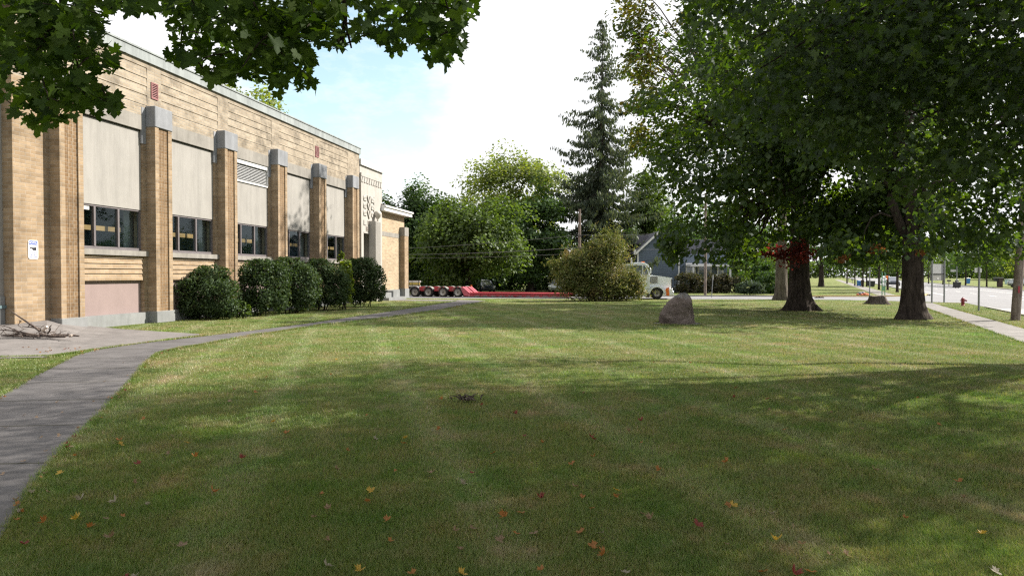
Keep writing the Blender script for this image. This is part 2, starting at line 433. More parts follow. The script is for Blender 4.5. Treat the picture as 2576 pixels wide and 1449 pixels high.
MAT['sidewalk'] = m_concrete('sidewalk', (0.235, 0.222, 0.215), 3.0, 0.02)
MAT['asphalt'] = m_asphalt()
MAT['kerb'] = m_stone('kerb', (0.36, 0.35, 0.33))
MAT['paint'] = m_plain('paint', (0.74, 0.74, 0.72), 0.7, 0.1, 20)
MAT['yellow_paint'] = m_plain('yellow_paint', (0.55, 0.42, 0.20), 0.7, 0.2, 2)

G = ground
# the lawn: one sheet out to the horizon
lw = MB(); R0 = 900
lw.add([(-R0, -60, 0), (R0, -60, 0), (R0, R0, 0), (-R0, R0, 0)], [[0, 1, 2, 3]])
tag(lw.build('lawn', MAT['lawn']), kind='structure')

# walkway from the foreground past the building
WR = [(1226, 757.5), (1096, 781.5), (963, 800), (820, 816), (763, 825), (629, 845), (496, 869), (440, 879), (395, 889), (365, 915), (335, 950), (290, 1000), (240, 1055), (185, 1105), (130, 1160), (80, 1225), (35, 1300), (-20, 1390), (-120, 1560)]
WL = [(1152, 757), (1063, 771.5), (929, 791.6), (830, 806), (763, 815.8), (629, 833), (510, 847), (380, 861), (240, 881), (185, 897), (145, 918), (95, 943), (40, 976), (-30, 1018), (-90, 1060), (-170, 1120), (-260, 1195), (-370, 1290), (-560, 1440)]
WLg = [G(*p) for p in WL]; WRg = [G(*p) for p in WR]
strip('walkway', WLg, WRg, 0.012, MAT['walk'])
XP = [(985, 756.6), (1152, 757.9), (1226, 757.5), (1196, 755.2), (1080, 753.6), (985, 753.2)]
poly_sheet('entrance_path', [G(*p) for p in XP], 0.009, MAT['apron'])

# right-hand street frame: u along the road, v across it
ra = R(25.0); UD = Vector((math.sin(ra), math.cos(ra), 0)); VD = Vector((math.cos(ra), -math.sin(ra), 0))
def uv(u, v, z=0.0): p = UD*u + VD*v; return (p.x, p.y, z)
def uv_rect(name, u0, u1, v0, v1, z, mat, kind='structure'):
    return poly_sheet(name, [uv(u0, v0), uv(u0, v1), uv(u1, v1), uv(u1, v0)], z, mat, kind)
SW = [(-30, 0), (0, 0), (30, 0), (48, 0)]
strip('sidewalk', [uv(u, 5.15) for u in (-30, 0, 20, 30, 40, 49, 56)], [uv(u, 6.5) for u in (-30, 0, 20, 30, 40, 49, 56)], 0.012, MAT['sidewalk'], along=(UD.x, UD.y))
strip('sidewalk', [uv(u, 4.2 - (u-75)*0.012) for u in (72, 90, 120, 180, 300)], [uv(u, 5.8 - (u-75)*0.012) for u in (72, 90, 120, 180, 300)], 0.012, MAT['sidewalk'], along=(UD.x, UD.y))
uv_rect('road', -60, 800, 8.7, 21.5, 0.006, MAT['asphalt'])
# cross street where the lorry is parked, with its flared mouth at the corner
CN = [(-60, 61.5), (-12, 58.3), (5, 56.3), (14, 55.4), (22, 55.0), (26, 54.0), (29, 51.5), (31.5, 48.5), (34, 46)]
CFR = [(-60, 70), (-12, 66), (5, 64), (14, 63), (24, 61.6), (30, 61.2), (34, 61.6), (38, 63), (41.5, 68)]
cs = MB(); k = len(CN)
cs.add([(x, y, 0.010) for x, y in CN] + [(x, y, 0.010) for x, y in CFR], [[i, i+1, k+i+1, k+i] for i in range(k-1)])
tag(cs.build('cross_street', MAT['asphalt']), kind='structure')
def kerb(name, pts, w=0.15, h=0.12, mat='kerb', side=1):
    mb = MB(); pts = [Vector((p[0], p[1], 0)) for p in pts]; L_, R_ = [], []
    for i, p in enumerate(pts):
        d = (pts[min(i+1, len(pts)-1)] - pts[max(i-1, 0)]).normalized(); nn = Vector((-d.y, d.x, 0)) * side
        L_.append(p); R_.append(p + nn*w)
    n = len(pts); vs = [(p.x, p.y, 0.002) for p in L_] + [(p.x, p.y, h) for p in L_] + [(p.x, p.y, h) for p in R_] + [(p.x, p.y, 0.002) for p in R_]
    fs = []
    for i in range(n-1):
        for a in range(3): fs.append([a*n+i, a*n+i+1, (a+1)*n+i+1, (a+1)*n+i])
    return tag(mb.add(vs, fs).build(name, MAT[mat]), kind='structure')
kerb('kerb', [uv(-40, 8.7), uv(20, 8.7), uv(40, 8.7), uv(50, 8.7)], side=1, h=0.06)
kerb('kerb', [uv(76, 8.7), uv(120, 8.7), uv(300, 8.7), uv(700, 8.7)], side=1)
kerb('kerb', [uv(-40, 21.5), uv(100, 21.5), uv(300, 21.5), uv(700, 21.5)], side=-1)
kerb('kerb', CFR[4:], side=1, mat='yellow_paint', h=0.13)
kerb('kerb', CFR[:5], side=1)
# paint on the road
mk = MB()
def bar(u0, u1, v0, v1, z=0.0145): mk.add([uv(u0, v0, z), uv(u0, v1, z), uv(u1, v1, z), uv(u1, v0, z)], [[0, 1, 2, 3]])
bar(-40, 46, 10.05, 10.22); bar(78, 600, 10.05, 10.2)
bar(38, 44, 9.0, 9.35); bar(44.8, 45.4, 8.9, 13.4); bar(47, 47.6, 8.9, 13.4)
for i in range(40): bar(-30 + i*9.5, -26.5 + i*9.5, 13.6, 13.74)
bar(-40, 46, 17.6, 17.74); bar(60, 600, 17.6, 17.74); bar(70, 78, 15.3, 15.5)
for u_ in (27, 31.5, 36):
    mk.add([uv(u_, 11.5, 0.0145), uv(u_+1.3, 11.15, 0.0145), uv(u_+1.3, 11.85, 0.0145)], [[0, 1, 2]])
    bar(u_+1.3, u_+3.0, 11.42, 11.58)
    bar(u_-1.4, u_-0.6, 9.2, 9.7)
tag(mk.build('road_markings', MAT['paint']), kind='structure')

# ================================================================== SCHOOL BUILDING
fa = R(10.4); FD = Vector((math.sin(fa), math.cos(fa), 0)); ND = Vector((-math.cos(fa), math.sin(fa), 0))   # along, into the building
P0 = ground(440, 808)
bld = empty('school_building', P0, math.atan2(FD.y, FD.x), 'long tan brick school with stone capped piers and a stone entrance', 'building')
OC = Vector((0, 0, CAMZ)) - P0; OCL = Vector((OC.dot(FD), OC.dot(ND), OC.z))
def BL(px, py, y=0.0):
    """pixel -> (along, height) on the plane y of the building's own frame"""
    d = ray(px, py); dl = Vector((d.dot(FD), d.dot(ND), d.z)); t = (y - OCL.y) / dl.y
    return OCL.x + dl.x*t, OCL.z + dl.z*t
WY = 0.42                                                            # wall plane behind the pier fronts
PF = [(156, 211), (394, 435), (569, 598), (701, 724), (803.6, 823), (889, 902)]
piers = [(BL(a, 700)[0], BL(b, 700)[0]) for a, b in PF]
pw = 1.02
piers = [((a+b)/2 - pw/2, (a+b)/2 + pw/2) for a, b in piers]
z_cap1 = BL(394, 268.6)[1]; z_cap0 = BL(394, 321)[1]
z_cop0 = BL(503, 216, WY)[1]; z_cop1 = BL(503, 194, WY)[1]
z_l1 = BL(540, 350, WY)[1]; z_l0 = BL(540, 381, WY)[1]               # lintel
z_w1 = BL(543, 553, WY)[1]; z_w0 = BL(361, 633, WY)[1]; z_s0 = BL(361, 645, WY)[1]
z_p1 = BL(361, 705, WY)[1]; z_p0 = BL(361, 785.5, WY)[1]
x_end = BL(905, 600, WY)[0]; x_beg = BL(34, 600, WY)[0]
TOPY = [245.8, 268, 285.7, 305, 327]; z_top = [BL(545, q, WY)[1] for q in TOPY]
BOTT = WY + 14.0
# back, roof and rear of the block
sh = MB()
sh.box(x_beg - 9, x_end, WY + 0.9, BOTT, z_w1 + 0.3, z_cop0 - 0.4)
sh.box(x_beg - 9, x_end, WY + 4.2, BOTT, 0, z_w1 + 0.3)
sh.box(x_end - 0.6, x_end, WY + 0.3, WY + 4.2, 0, z_w1 + 0.3)
sh.build('shell', MAT['brick'], bld)
inn = MB(); inn.box(x_beg - 9, x_end - 0.61, WY + 4.05, WY + 4.15, 0.3, z_w1 + 0.28); inn.box(x_beg - 9, x_end - 0.61, WY + 0.3, WY + 4.0, 0.9, 1.0)
inn.build('interior_wall', MAT['interior'], bld)
bm_ = MB(); zb0, zb1 = BL(306, 585, WY + 0.5)[1], BL(306, 573.5, WY + 0.5)[1]
pass

def bands(mb, x0, x1, zs, zbot, y, depth=0.027):
    """sloping courses: each leans out towards its foot, so its head lies in the shade of the one above"""
    zz = list(zs) + [zbot]
    for i in range(len(zs)):
        za, zc = zz[i], zz[i+1]
        mb.add([(x0, y, zc), (x1, y, zc), (x1, y + depth, za), (x0, y + depth, za)], [[0, 1, 2, 3]])
        mb.add([(x0, y, za), (x1, y, za), (x1, y + depth, za), (x0, y + depth, za)], [[0, 3, 2, 1]])
        mb.add([(x1, y, zc), (x1, y, za), (x1, y + depth, za)], [[0, 1, 2]]); mb.add([(x0, y, zc), (x0, y, za), (x0, y + depth, za)], [[0, 1, 2]])
def front(mb, x0, x1, z0, z1, y): mb.add([(x0, y, z0), (x1, y, z0), (x1, y, z1), (x0, y, z1)], [[0, 1, 2, 3]])

par = MB(); wal = MB(); bays = []
edge = 0.20
for i in range(5):
    a, b = piers[i][1], piers[i+1][0]
    bays.append((a + 0.05, b - edge))
# bands span
zb_low = z_l1 + 0.42
zt = z_top + [zb_low]
bx0 = [piers[i][0] + pw*0.5 + 0.42 for i in range(5)]; bx1 = [piers[i+1][0] + pw*0.5 - 0.42 for i in range(5)]
prev = x_beg
extra = (x_beg + 0.6, piers[0][0] + pw*0.5 - 0.42)
for (x0, x1) in [extra] + list(zip(bx0, bx1)):
    front(par, prev, x0, zb_low, z_top[0], WY); bands(par, x0, x1, z_top, zb_low, WY); prev = x1
front(par, prev, x_end, zb_low, z_top[0], WY)
front(par, x_beg, x_end, z_top[0], z_cop0, WY)
front(par, x_beg, x_end, z_l1, zb_low, WY)
par.add([(x_end, WY, z_l1), (x_end, WY + 6, z_l1), (x_end, WY + 6, z_cop0), (x_end, WY, z_cop0)], [[0, 1, 2, 3]])
par.add([(x_beg, WY, z_l1), (x_beg, WY + 1, z_l1), (x_beg, WY + 1, z_cop0), (x_beg, WY, z_cop0)], [[3, 2, 1, 0]])
par.build('parapet_wall', MAT['brick_stained'], bld)
# wall strips between bays, with returns 0.3 deep
cuts = [x_beg] + [q for bay in bays for q in bay] + [x_end]
for i in range(0, len(cuts), 2):
    x0, x1 = cuts[i], cuts[i+1]
    front(wal, x0, x1, 0, z_l1, WY)
    wal.add([(x1, WY, 0), (x1, WY + 0.35, 0), (x1, WY + 0.35, z_l1), (x1, WY, z_l1)], [[0, 1, 2, 3]])
    wal.add([(x0, WY, 0), (x0, WY + 0.45, 0), (x0, WY + 0.45, z_l1), (x0, WY, z_l1)], [[3, 2, 1, 0]])
wal.build('wall', MAT['brick'], bld)
ap = MB()
lowz = [BL(364, q, WY)[1] for q in (652, 664.5, 676.5, 688)]
for x0, x1 in bays:
    front(ap, x0, x1, lowz[0], z_s0 - 0.02, WY + 0.01); bands(ap, x0, x1 - 0.05, lowz, lowz[3] - 0.20, WY + 0.01, 0.045)
    front(ap, x1 - 0.05, x1, z_p1, z_s0, WY + 0.01); front(ap, x0, x1, z_p1, lowz[3] - 0.20, WY + 0.01)
    ap.add([(x0, WY + 0.01, z_p1), (x1, WY + 0.01, z_p1), (x1, WY + 0.3, z_p1), (x0, WY + 0.3, z_p1)], [[0, 3, 2, 1]])
ap.build('apron_wall', MAT['brick'], bld)
cp_ = MB(); cp_.box(x_beg - 9, x_end + 0.06, WY - 0.09, WY + 1.2, z_cop0, z_cop1); cp_.box(x_beg - 9, x_end + 0.09, WY - 0.13, WY + 1.2, z_cop1, z_cop1 + 0.07)
cp_.build('coping', MAT['copper'], bld)
# bay 0, at the left edge: pale infill set back 0.4 m
b0 = MB(); b0.box(x_beg - 9, x_beg - 0.004, WY + 0.40, WY + 0.55, 0, z_l1 + 0.5); b0.build('infill_panel', MAT['stucco'], bld)
pb = MB(); pb.box(x_beg - 9, x_beg - 0.02, WY + 0.34, WY + 0.398, 0, 1.3); pb.build('plinth', MAT['plinth'], bld)

MAT['curtain'] = m_plain('curtain', (0.20, 0.19, 0.18), 0.9, 0.3, 2)
for i, (x0, x1) in enumerate(bays):
    ln = MB(); ln.box(x0 - 0.10, x1 + edge - 0.03, WY - 0.012, WY + 0.25, z_l0, z_l1 + 0.001); ln.build('lintel', MAT['lintel'], bld)
    gp = MB(); gp.box(x0, x1, WY + 0.14, WY + 0.2, z_l0 - 0.06, z_l0); gp.build('joint', MAT['dark'], bld)
    pt = z_l0 - 0.05
    if i == 2:
        zv = BL(640, 466, WY + 0.1)[1]
        pl = MB(); pl.box(x0, x1 - 0.004, WY + 0.10, WY + 0.28, z_w1, zv); pl.build('infill_panel', MAT['stucco'], bld)
        fr = MB()
        for q in ((x0, x1, zv, zv + 0.07), (x0, x1, pt - 0.16, pt + 0.045), (x0, x0 + 0.06, zv, pt), (x1 - 0.06, x1, zv, pt)): fr.box(q[0], q[1], WY + 0.04, WY + 0.26, q[2], q[3])
        lv = fr.build('louvre_vent', MAT['white'], bld)
        sl = MB(); z = zv + 0.1
        while z < pt - 0.2:
            sl.add([(x0 + 0.06, WY + 0.09, z), (x1 - 0.06, WY + 0.09, z), (x1 - 0.06, WY + 0.20, z + 0.075), (x0 + 0.06, WY + 0.20, z + 0.075)], [[0, 1, 2, 3]]); z += 0.08
        sl.build('louvre_blades', MAT['alu'], lv)
        bk = MB(); bk.box(x0, x1, WY + 0.27, WY + 0.30, zv, pt); bk.build('louvre_back', MAT['dark'], lv)
    else:
        pl = MB(); pl.box(x0, x1 - 0.004, WY + 0.10, WY + 0.28, z_w1, pt); pl.build('infill_panel', MAT['stucco'], bld)
    # window: three lights, the middle sash set forward
    fr = MB(); fy0, fy1 = WY + 0.13, WY + 0.25; t = 0.07
    fr.box(x0, x1, fy0, fy1, z_w1 - t, z_w1 - 0.002); fr.box(x0, x1, fy0, fy1, z_w0, z_w0 + 0.13)
    xs = [x0, x0 + (x1-x0)*0.30, x0 + (x1-x0)*0.645, x1]
    fr.box(x0, x0 + t, fy0, fy1, z_w0 + 0.13, z_w1 - t); fr.box(x1 - t, x1, fy0, fy1, z_w0 + 0.13, z_w1 - t)
    for q in xs[1:3]: fr.box(q - 0.045, q + 0.045, fy0 - 0.02, fy1, z_w0 + 0.13, z_w1 - t)
    win = fr.build('window', MAT['frame'], bld)
    for k in range(3):
        pn = MB(); yy = WY + (0.20 if k != 1 else 0.18)
        pn.add([(xs[k] + 0.03, yy, z_w0 + 0.10), (xs[k+1] - 0.03, yy, z_w0 + 0.10), (xs[k+1] - 0.03, yy, z_w1 - 0.05), (xs[k] + 0.03, yy, z_w1 - 0.05)], [[0, 1, 2, 3]])
        pn.build('pane', MAT['glass'], win)
    bm2 = MB(); bm2.box(x0 - 0.3, x0 + (x1 - x0)*0.80, WY + 0.5, WY + 0.62, zb0, zb1); bm2.build('interior_beam', MAT['wood'], bld)
    cu = MB(); cu.box(x0 + (x1 - x0)*0.90, x1 + 0.25, WY + 0.62, WY + 0.68, 1.0, z_w1 + 0.2); cu.build('curtain', MAT['curtain'], bld)
    si = MB(); si.box(x0 - 0.10, x1 + edge - 0.04, WY - 0.10, WY + 0.26, z_s0, z_w0 + 0.01); si.build('sill', MAT['lintel'], bld)
    pk = MB(); pk.box(x0, x1 - 0.02, WY + 0.16, WY + 0.3, 0.1, z_p1 + 0.02); pk.build('lower_panel', MAT['pink'], bld)
    pp = MB(); pp.box(x0 - 0.1, x1 + edge, WY - 0.06, WY + 0.3, 0, z_p0); pp.build('plinth', MAT['plinth'], bld)
# sticker in the first window
st = MB(); sx0, sz0 = BL(214, 527, WY + 0.19); st.box(sx0 - 0.1, sx0 + 0.16, WY + 0.16, WY + 0.17, sz0, sz0 + 0.16); st.build('window_sticker', MAT['white'], bld)

for i, (a, b) in enumerate(piers):
    base = 0.0
    pm = MB(); fl = 0.22; yd = 0.055
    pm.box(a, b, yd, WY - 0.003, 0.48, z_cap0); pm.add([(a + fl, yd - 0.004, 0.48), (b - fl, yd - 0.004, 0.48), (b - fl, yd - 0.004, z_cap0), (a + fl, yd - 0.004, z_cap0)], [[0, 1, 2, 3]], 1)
    pm.box(a, a + fl, 0, yd, 0.48, z_cap0); pm.box(b - fl, b, 0, yd, 0.48, z_cap0)
    w3 = (b - a - 2*fl) / 3
    for k in range(1, 3):
        xx = a + fl + w3*k; pm.box(xx - 0.014, xx + 0.014, yd - 0.012, yd, 0.48, z_cap0 - 0.01)
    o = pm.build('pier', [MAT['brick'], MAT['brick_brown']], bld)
    cm = MB(); cm.box(a - 0.03, b + 0.03, -0.035, WY - 0.003, z_cap0, z_cap1, bev=0.02); cm.build('pier_cap', MAT['stone'], o)
    cm = MB(); cm.box(a - 0.04, b + 0.06, -0.05, WY - 0.003, 0, 0.48, bev=0.015); cm.build('pier_base', MAT['plinth'], o)
    # stone block beside the cap
    sb = MB(); sb.box(a - 0.26, a - 0.032, WY - 0.015, WY + 0.06, z_l0 - 0.55, z_l1 + 0.35); sb.build('corner_stone', MAT['stone'], o)

def wall_vent(px0, px1, py0, py1):
    x0, z1 = BL(px0, py0, WY); x1, _ = BL(px1, py0, WY); z0 = BL((px0+px1)/2, py1, WY)[1]
    m = MB(); t = 0.05
    m.box(x0, x1, WY - 0.04, WY - 0.002, z1 - t, z1); m.box(x0, x1, WY - 0.04, WY - 0.002, z0, z0 + t)
    m.box(x0, x0 + t, WY - 0.04, WY - 0.002, z0 + t, z1 - t); m.box(x1 - t, x1, WY - 0.04, WY - 0.002, z0 + t, z1 - t)
    z = z0 + t + 0.01; n_ = 8; st_ = (z1 - z0 - 2*t) / n_
    for k in range(n_):
        m.add([(x0 + t, WY - 0.035, z), (x1 - t, WY - 0.035, z), (x1 - t, WY - 0.008, z + st_*0.55), (x0 + t, WY - 0.008, z + st_*0.55)], [[0, 1, 2, 3]]); z += st_
    o = m.build('wall_vent', MAT['maroon'], bld)
    b = MB(); b.box(x0 + t, x1 - t, WY - 0.006, WY - 0.004, z0 + t, z1 - t); b.build('vent_back', MAT['dark'], o)
wall_vent(379, 396, 207, 251); wall_vent(792.5, 801, 367, 396)

# ---- far wing with the entrance: stone portal, brick apse wall, hipped roof
EY = 0.30
ex0 = x_end + 0.01; ex1 = BL(961, 600, EY)[0]
o0, o1 = BL(915, 650, EY)[0], BL(942.8, 650, EY)[0]; oz = BL(930, 585.5, EY)[1]
z_pt = BL(935, 452, EY)[1]
pm = MB()
pm.box(ex0, o0, EY, EY + 3.0, 0, z_pt); pm.box(o1, ex1, EY, EY + 3.0, 0, z_pt); pm.box(o0, o1, EY, EY + 3.0, oz, z_pt)
po = pm.build('entrance_portal', MAT['portal'], bld)
m = MB(); m.box(o0, o1, EY + 1.4, EY + 1.5, 0, oz); m.build('doorway_back', m_plain('doorway', (0.42, 0.39, 0.34), 0.8), po)
m = MB(); m.box(o0, o1, EY + 1.33, EY + 1.399, 0, 2.3); m.build('door', m_plain('door_grey', (0.30, 0.28, 0.25), 0.5), po)
m = MB(); m.box(ex0, ex1 + 0.1, EY - 0.03, EY + 3, z_pt, z_pt + 0.25); m.build('portal_cornice', MAT['portal'], po)
m = MB(); zc_ = BL(935, 466, EY)[1]
nk = 9
for k in range(nk):
    xa = ex0 + (ex1-ex0)*(k+0.15)/nk; xb = ex0 + (ex1-ex0)*(k+0.85)/nk
    m.prism([(xa, zc_), (xb, zc_), ((xa+xb)/2, zc_ + 0.45)], EY - 0.05, EY + 0.01, 'y')
m.build('dentil_frieze', MAT['portal'], po)
# carved relief: stacked chevrons with scrolls either side
rx0, rx1 = BL(914.5, 520, EY)[0], BL(939.5, 520, EY)[0]; rz1, rz0 = BL(927, 493, EY)[1], BL(927, 550, EY)[1]
m = MB(); cx_ = (rx0+rx1)/2; hw = (rx1-rx0)/2
for k in range(3):
    zt_ = rz1 - (rz1-rz0)*(k+0.05)/3.1; dz = (rz1-rz0)/3.1
    t = dz*0.30
    m.prism([(cx_ - hw*0.42, zt_), (cx_ - hw*0.18, zt_), (cx_, zt_ - dz*0.72), (cx_ + hw*0.18, zt_), (cx_ + hw*0.42, zt_), (cx_, zt_ - dz*1.12)], EY - 0.09, EY + 0.01, 'y')
    for sgn in (-1, 1):
        for q in range(2):
            xc = cx_ + sgn*hw*(0.62 + 0.28*q); zc2 = zt_ - dz*(0.25 + 0.1*q)
            pr = [(0.0, 0.09), (0.10, 0.07), (0.17, 0.03), (0.2, 0.0)]
            Mx = Matrix.Translation((xc, EY, zc2)) @ Matrix.Rotation(R(90), 4, 'X')
            m.lathe([(r_*hw*1.1, h_) for r_, h_ in reversed(pr)], 12, Mx)
        m.box(cx_ + sgn*hw*0.75 - hw*0.26, cx_ + sgn*hw*0.75 + hw*0.26, EY - 0.06, EY + 0.01, zt_ - dz*0.75, zt_ - dz*0.45)
m.box(rx1 - 0.02, rx1 + 0.05, EY - 0.07, EY + 0.01, rz0, rz1)
m.build('carved_relief', MAT['portal'], po)
def text(name, body, size, loc, mat, parent, rot=(R(90), 0, 0), ext=0.01, align='CENTER', sx=1.0, bold=0.0):
    cu = bpy.data.curves.new(name, 'FONT'); cu.body = body; cu.size = size; cu.extrude = ext; cu.align_x = align; cu.offset = bold
    cu.materials.append(mat); o = bpy.data.objects.new(name, cu); C.objects.link(o); o.location = loc; o.rotation_euler = rot; o.scale = (sx, 1, 1)
    if parent is not None: o.parent = parent
    return o
dkst = m_plain('carved_shadow', (0.34, 0.30, 0.27), 0.9)
m = MB(); zi1, zi0 = BL(928, 556, EY)[1], BL(928, 568, EY)[1]
m.box(rx0, cx_ - hw*0.45, EY - 0.05, EY + 0.01, zi0, zi1); m.box(cx_ + hw*0.45, rx1 + 0.1, EY - 0.05, EY + 0.01, zi0, zi1)
zi3, zi2 = BL(928, 571, EY)[1], BL(928, 583, EY)[1]
m.box(rx0, rx1 + 0.1, EY - 0.03, EY + 0.01, zi2 - 0.16, zi2 - 0.08); m.build('inscription_blocks', MAT['portal'], po)
text('inscription', 'THE', (zi1-zi0)*1.35, (cx_, EY - 0.004, zi0 + 0.02), dkst, po, sx=0.55, ext=0.03)
text('inscription', 'LIBRARY', (zi3-zi2)*1.35, (cx_ + 0.02, EY - 0.004, zi2 + 0.02), dkst, po, sx=0.62, ext=0.03)
# fluted pilaster with an urn lamp
q0, q1 = BL(944.7, 640, EY - 0.5)[0], BL(958, 640, EY - 0.5)[0]; qz = BL(950, 557, EY - 0.5)[1]
m = MB(); m.box(q0, q1, EY - 0.5, EY - 0.003, 0, qz)
for k in range(6):
    xx = q0 + (q1-q0)*(k+0.5)/6; m.box(xx - (q1-q0)*0.05, xx + (q1-q0)*0.05, EY - 0.53, EY - 0.5, 0.3, qz - 0.05)
pi_ = m.build('pilaster', MAT['portal'], po)
m = MB(); ux, uz = BL(951, 541, EY - 0.3); ur = 0.30
m.lathe([(0.06, -ur*1.75), (0.09, -ur*1.5), (0.04, -ur*1.3), (ur*0.35, -ur*0.95), (ur*0.75, -ur*0.45), (ur, 0.1*ur), (ur*0.95, ur*0.5), (ur*0.6, ur*0.9), (0.0, ur*1.05)], 16, Matrix.Translation((ux, EY - 0.28, uz)))
m.build('urn_lamp', m_plain('urn', (0.42, 0.39, 0.35), 0.6), pi_)
# brick wing
wx1 = BL(1017, 650, 0.55)[0]; zw = BL(1000, 541.5, 0.55)[1]; zs1, zs0 = BL(1000, 588.5, 0.55)[1], BL(1000, 599, 0.55)[1]
WV = 0.55
m = MB(); m.box(ex1 - 0.5, wx1, WV, WV + 12, 0, zs0); m.box(ex1 - 0.5, wx1, WV, WV + 12, zs1, zw)
wing = m.build('wing', m_brick('brick_wing', (0.385, 0.305, 0.215), (0.33, 0.25, 0.165), (0.37, 0.315, 0.24), stain=0.15), bld)
m = MB(); m.box(ex1 - 0.5, wx1 + 0.02, WV - 0.02, WV + 12, zs0, zs1); m.build('stone_band', MAT['lintel'], wing)
m = MB(); m.box(ex1 - 0.3, wx1 + 0.05, WV - 0.07, WV + 12, 0, 0.75); m.build('plinth', MAT['plinth'], wing)
wpx0, wpx1 = BL(1018, 680, 0.1)[0], BL(1027.5, 680, 0.1)[0]; zwp = BL(1020, 572, 0.1)[1]; zwc = BL(1020, 594, 0.1)[1]
m = MB(); m.box(wpx0, wpx1, 0.1, WV + 0.4, 0.8, zwc); o = m.build('wing_pier', MAT['brick'], wing)
m = MB(); m.box(wpx0 - 0.02, wpx1 + 0.02, 0.08, WV + 0.4, zwc, zwp); m.build('pier_cap', MAT['lintel'], o)
m = MB(); m.box(wpx0 - 0.04, wpx1 + 0.05, 0.05, WV + 0.4, 0, 0.8); m.build('pier_base', MAT['plinth'], o)
m = MB(); ov = 0.55; m.box(ex1 - 0.2, wx1 + ov, WV - ov, WV + 12, zw - 0.02, zw + 0.28); m.box(ex1 - 0.2, wx1 + ov + 0.08, WV - ov - 0.10, WV + 12, zw + 0.28, zw + 0.42)
m.build('wing_eaves', MAT['white'], wing)
zrid = BL(961, 513, WV + 3.0)[1]; m = MB(); zr = zw + 0.42; m.add([(ex1 - 0.2, WV - ov, zr), (wx1 + ov, WV - ov, zr), (wx1 + ov, WV + 12, zr), (ex1 - 0.2, WV + 12, zr), (ex1 - 0.2, WV + 3.0, zrid), (ex1 + 0.6, WV + 4.0, zrid + 0.1), (ex1 - 0.2, WV + 8, zrid)],
    [[0, 1, 5, 4], [1, 2, 5], [2, 3, 6, 5], [4, 5, 6], [0, 4, 6, 3]]); m.build('wing_roof', MAT['roof'], wing)
# flat roof edge over the portal
m = MB(); m.box(ex0 - 0.1, BL(965, 500, EY)[0], EY + 0.5, EY + 6, z_pt + 0.55, z_pt + 1.2); o = m.build('portal_wall', MAT['portal'], po)
ez = BL(940, 442, EY)[1]
m = MB(); m.box(ex0, ex1 + 0.35, EY + 0.1, EY + 5, z_pt + 0.24, z_pt + 0.8); m.build('upper_wall', MAT['portal'], po)
m = MB(); m.box(ex0, ex1 + 0.5, EY - 0.03, EY + 5, z_pt + 0.82, z_pt + 1.25); m.build('upper_eaves', MAT['white'], po)
# concrete step with its opening
m = MB(); s0, s1 = BL(963, 745, -0.4)[0], BL(1003, 748, -0.4)[0]
m.box(s0, s1 + 0.5, -0.9, WV - 0.075, 0, 0.22); m.box(s0, s0 + 1.6, -0.5, WV - 0.075, 0.22, 0.6); m.box(s1 - 1.5, s1, -0.5, WV - 0.075, 0.22, 0.72)
m.build('entrance_step', MAT['plinth'], bld)

# ---- notice sign on the wall
sgx0, sgz1 = BL(71, 603.5, WY - 0.02); sgx1, _ = BL(96, 606, WY - 0.02); sgz0 = BL(83, 652, WY - 0.02)[1]
def b2w(x, y, z): p = P0 + FD*x + ND*y; return Vector((p.x, p.y, z))
w_, h_ = sgx1 - sgx0, sgz1 - sgz0
sg = empty('notice_sign', b2w((sgx0+sgx1)/2, WY - 0.004, (sgz0+sgz1)/2), math.atan2(FD.y, FD.x), 'small white and blue NOTICE sign with camera symbol on the tan brick wall', 'sign')
def rrect(w, h, r, n=5):
    p = []
    for cx2, cy2, a0 in ((w/2-r, h/2-r, 0), (-w/2+r, h/2-r, 90), (-w/2+r, -h/2+r, 180), (w/2-r, -h/2+r, 270)):
        for k in range(n+1): a = R(a0 + 90*k/n); p.append((cx2 + r*math.cos(a), cy2 + r*math.sin(a)))
    return p
blue = m_plain('sign_blue', (0.03, 0.075, 0.34), 0.5, 0.05); black = m_plain('sign_black', (0.012, 0.012, 0.02), 0.5, 0.05)
m = MB(); m.prism(rrect(w_, h_, 0.07), -0.016, 0, 'y'); m.build('sign_plate', MAT['white'], sg)
m = MB(); m.prism([(x, z + h_*0.355) for x, z in rrect(w_*0.86, h_*0.21, 0.04)], -0.020, -0.016, 'y'); m.build('sign_header', blue, sg)
text('sign_text', 'NOTICE', h_*0.15, (0, -0.021, h_*0.305), MAT['white'], sg, ext=0.001, sx=1.08, bold=0.002)
m = MB(); m.box(-0.02, w_*0.30, -0.019, -0.0165, -h_*0.04, h_*0.11); m.box(-w_*0.34, -0.02, -0.019, -0.0165, h_*0.045, h_*0.11); m.box(-w_*0.12, -0.02, -0.019, -0.0165, 0, h_*0.045)
m.box(w_*0.12, w_*0.36, -0.019, -0.0165, h_*0.12, h_*0.145); m.build('camera_symbol', black, sg)
for k, s_ in enumerate(('ALL ACTIVITIES', 'MONITORED BY', 'VIDEO CAMERA')):
    text('sign_text', s_, h_*0.075, (0, -0.018, -h_*(0.20 + 0.105*k)), blue, sg, ext=0.001, sx=0.95)

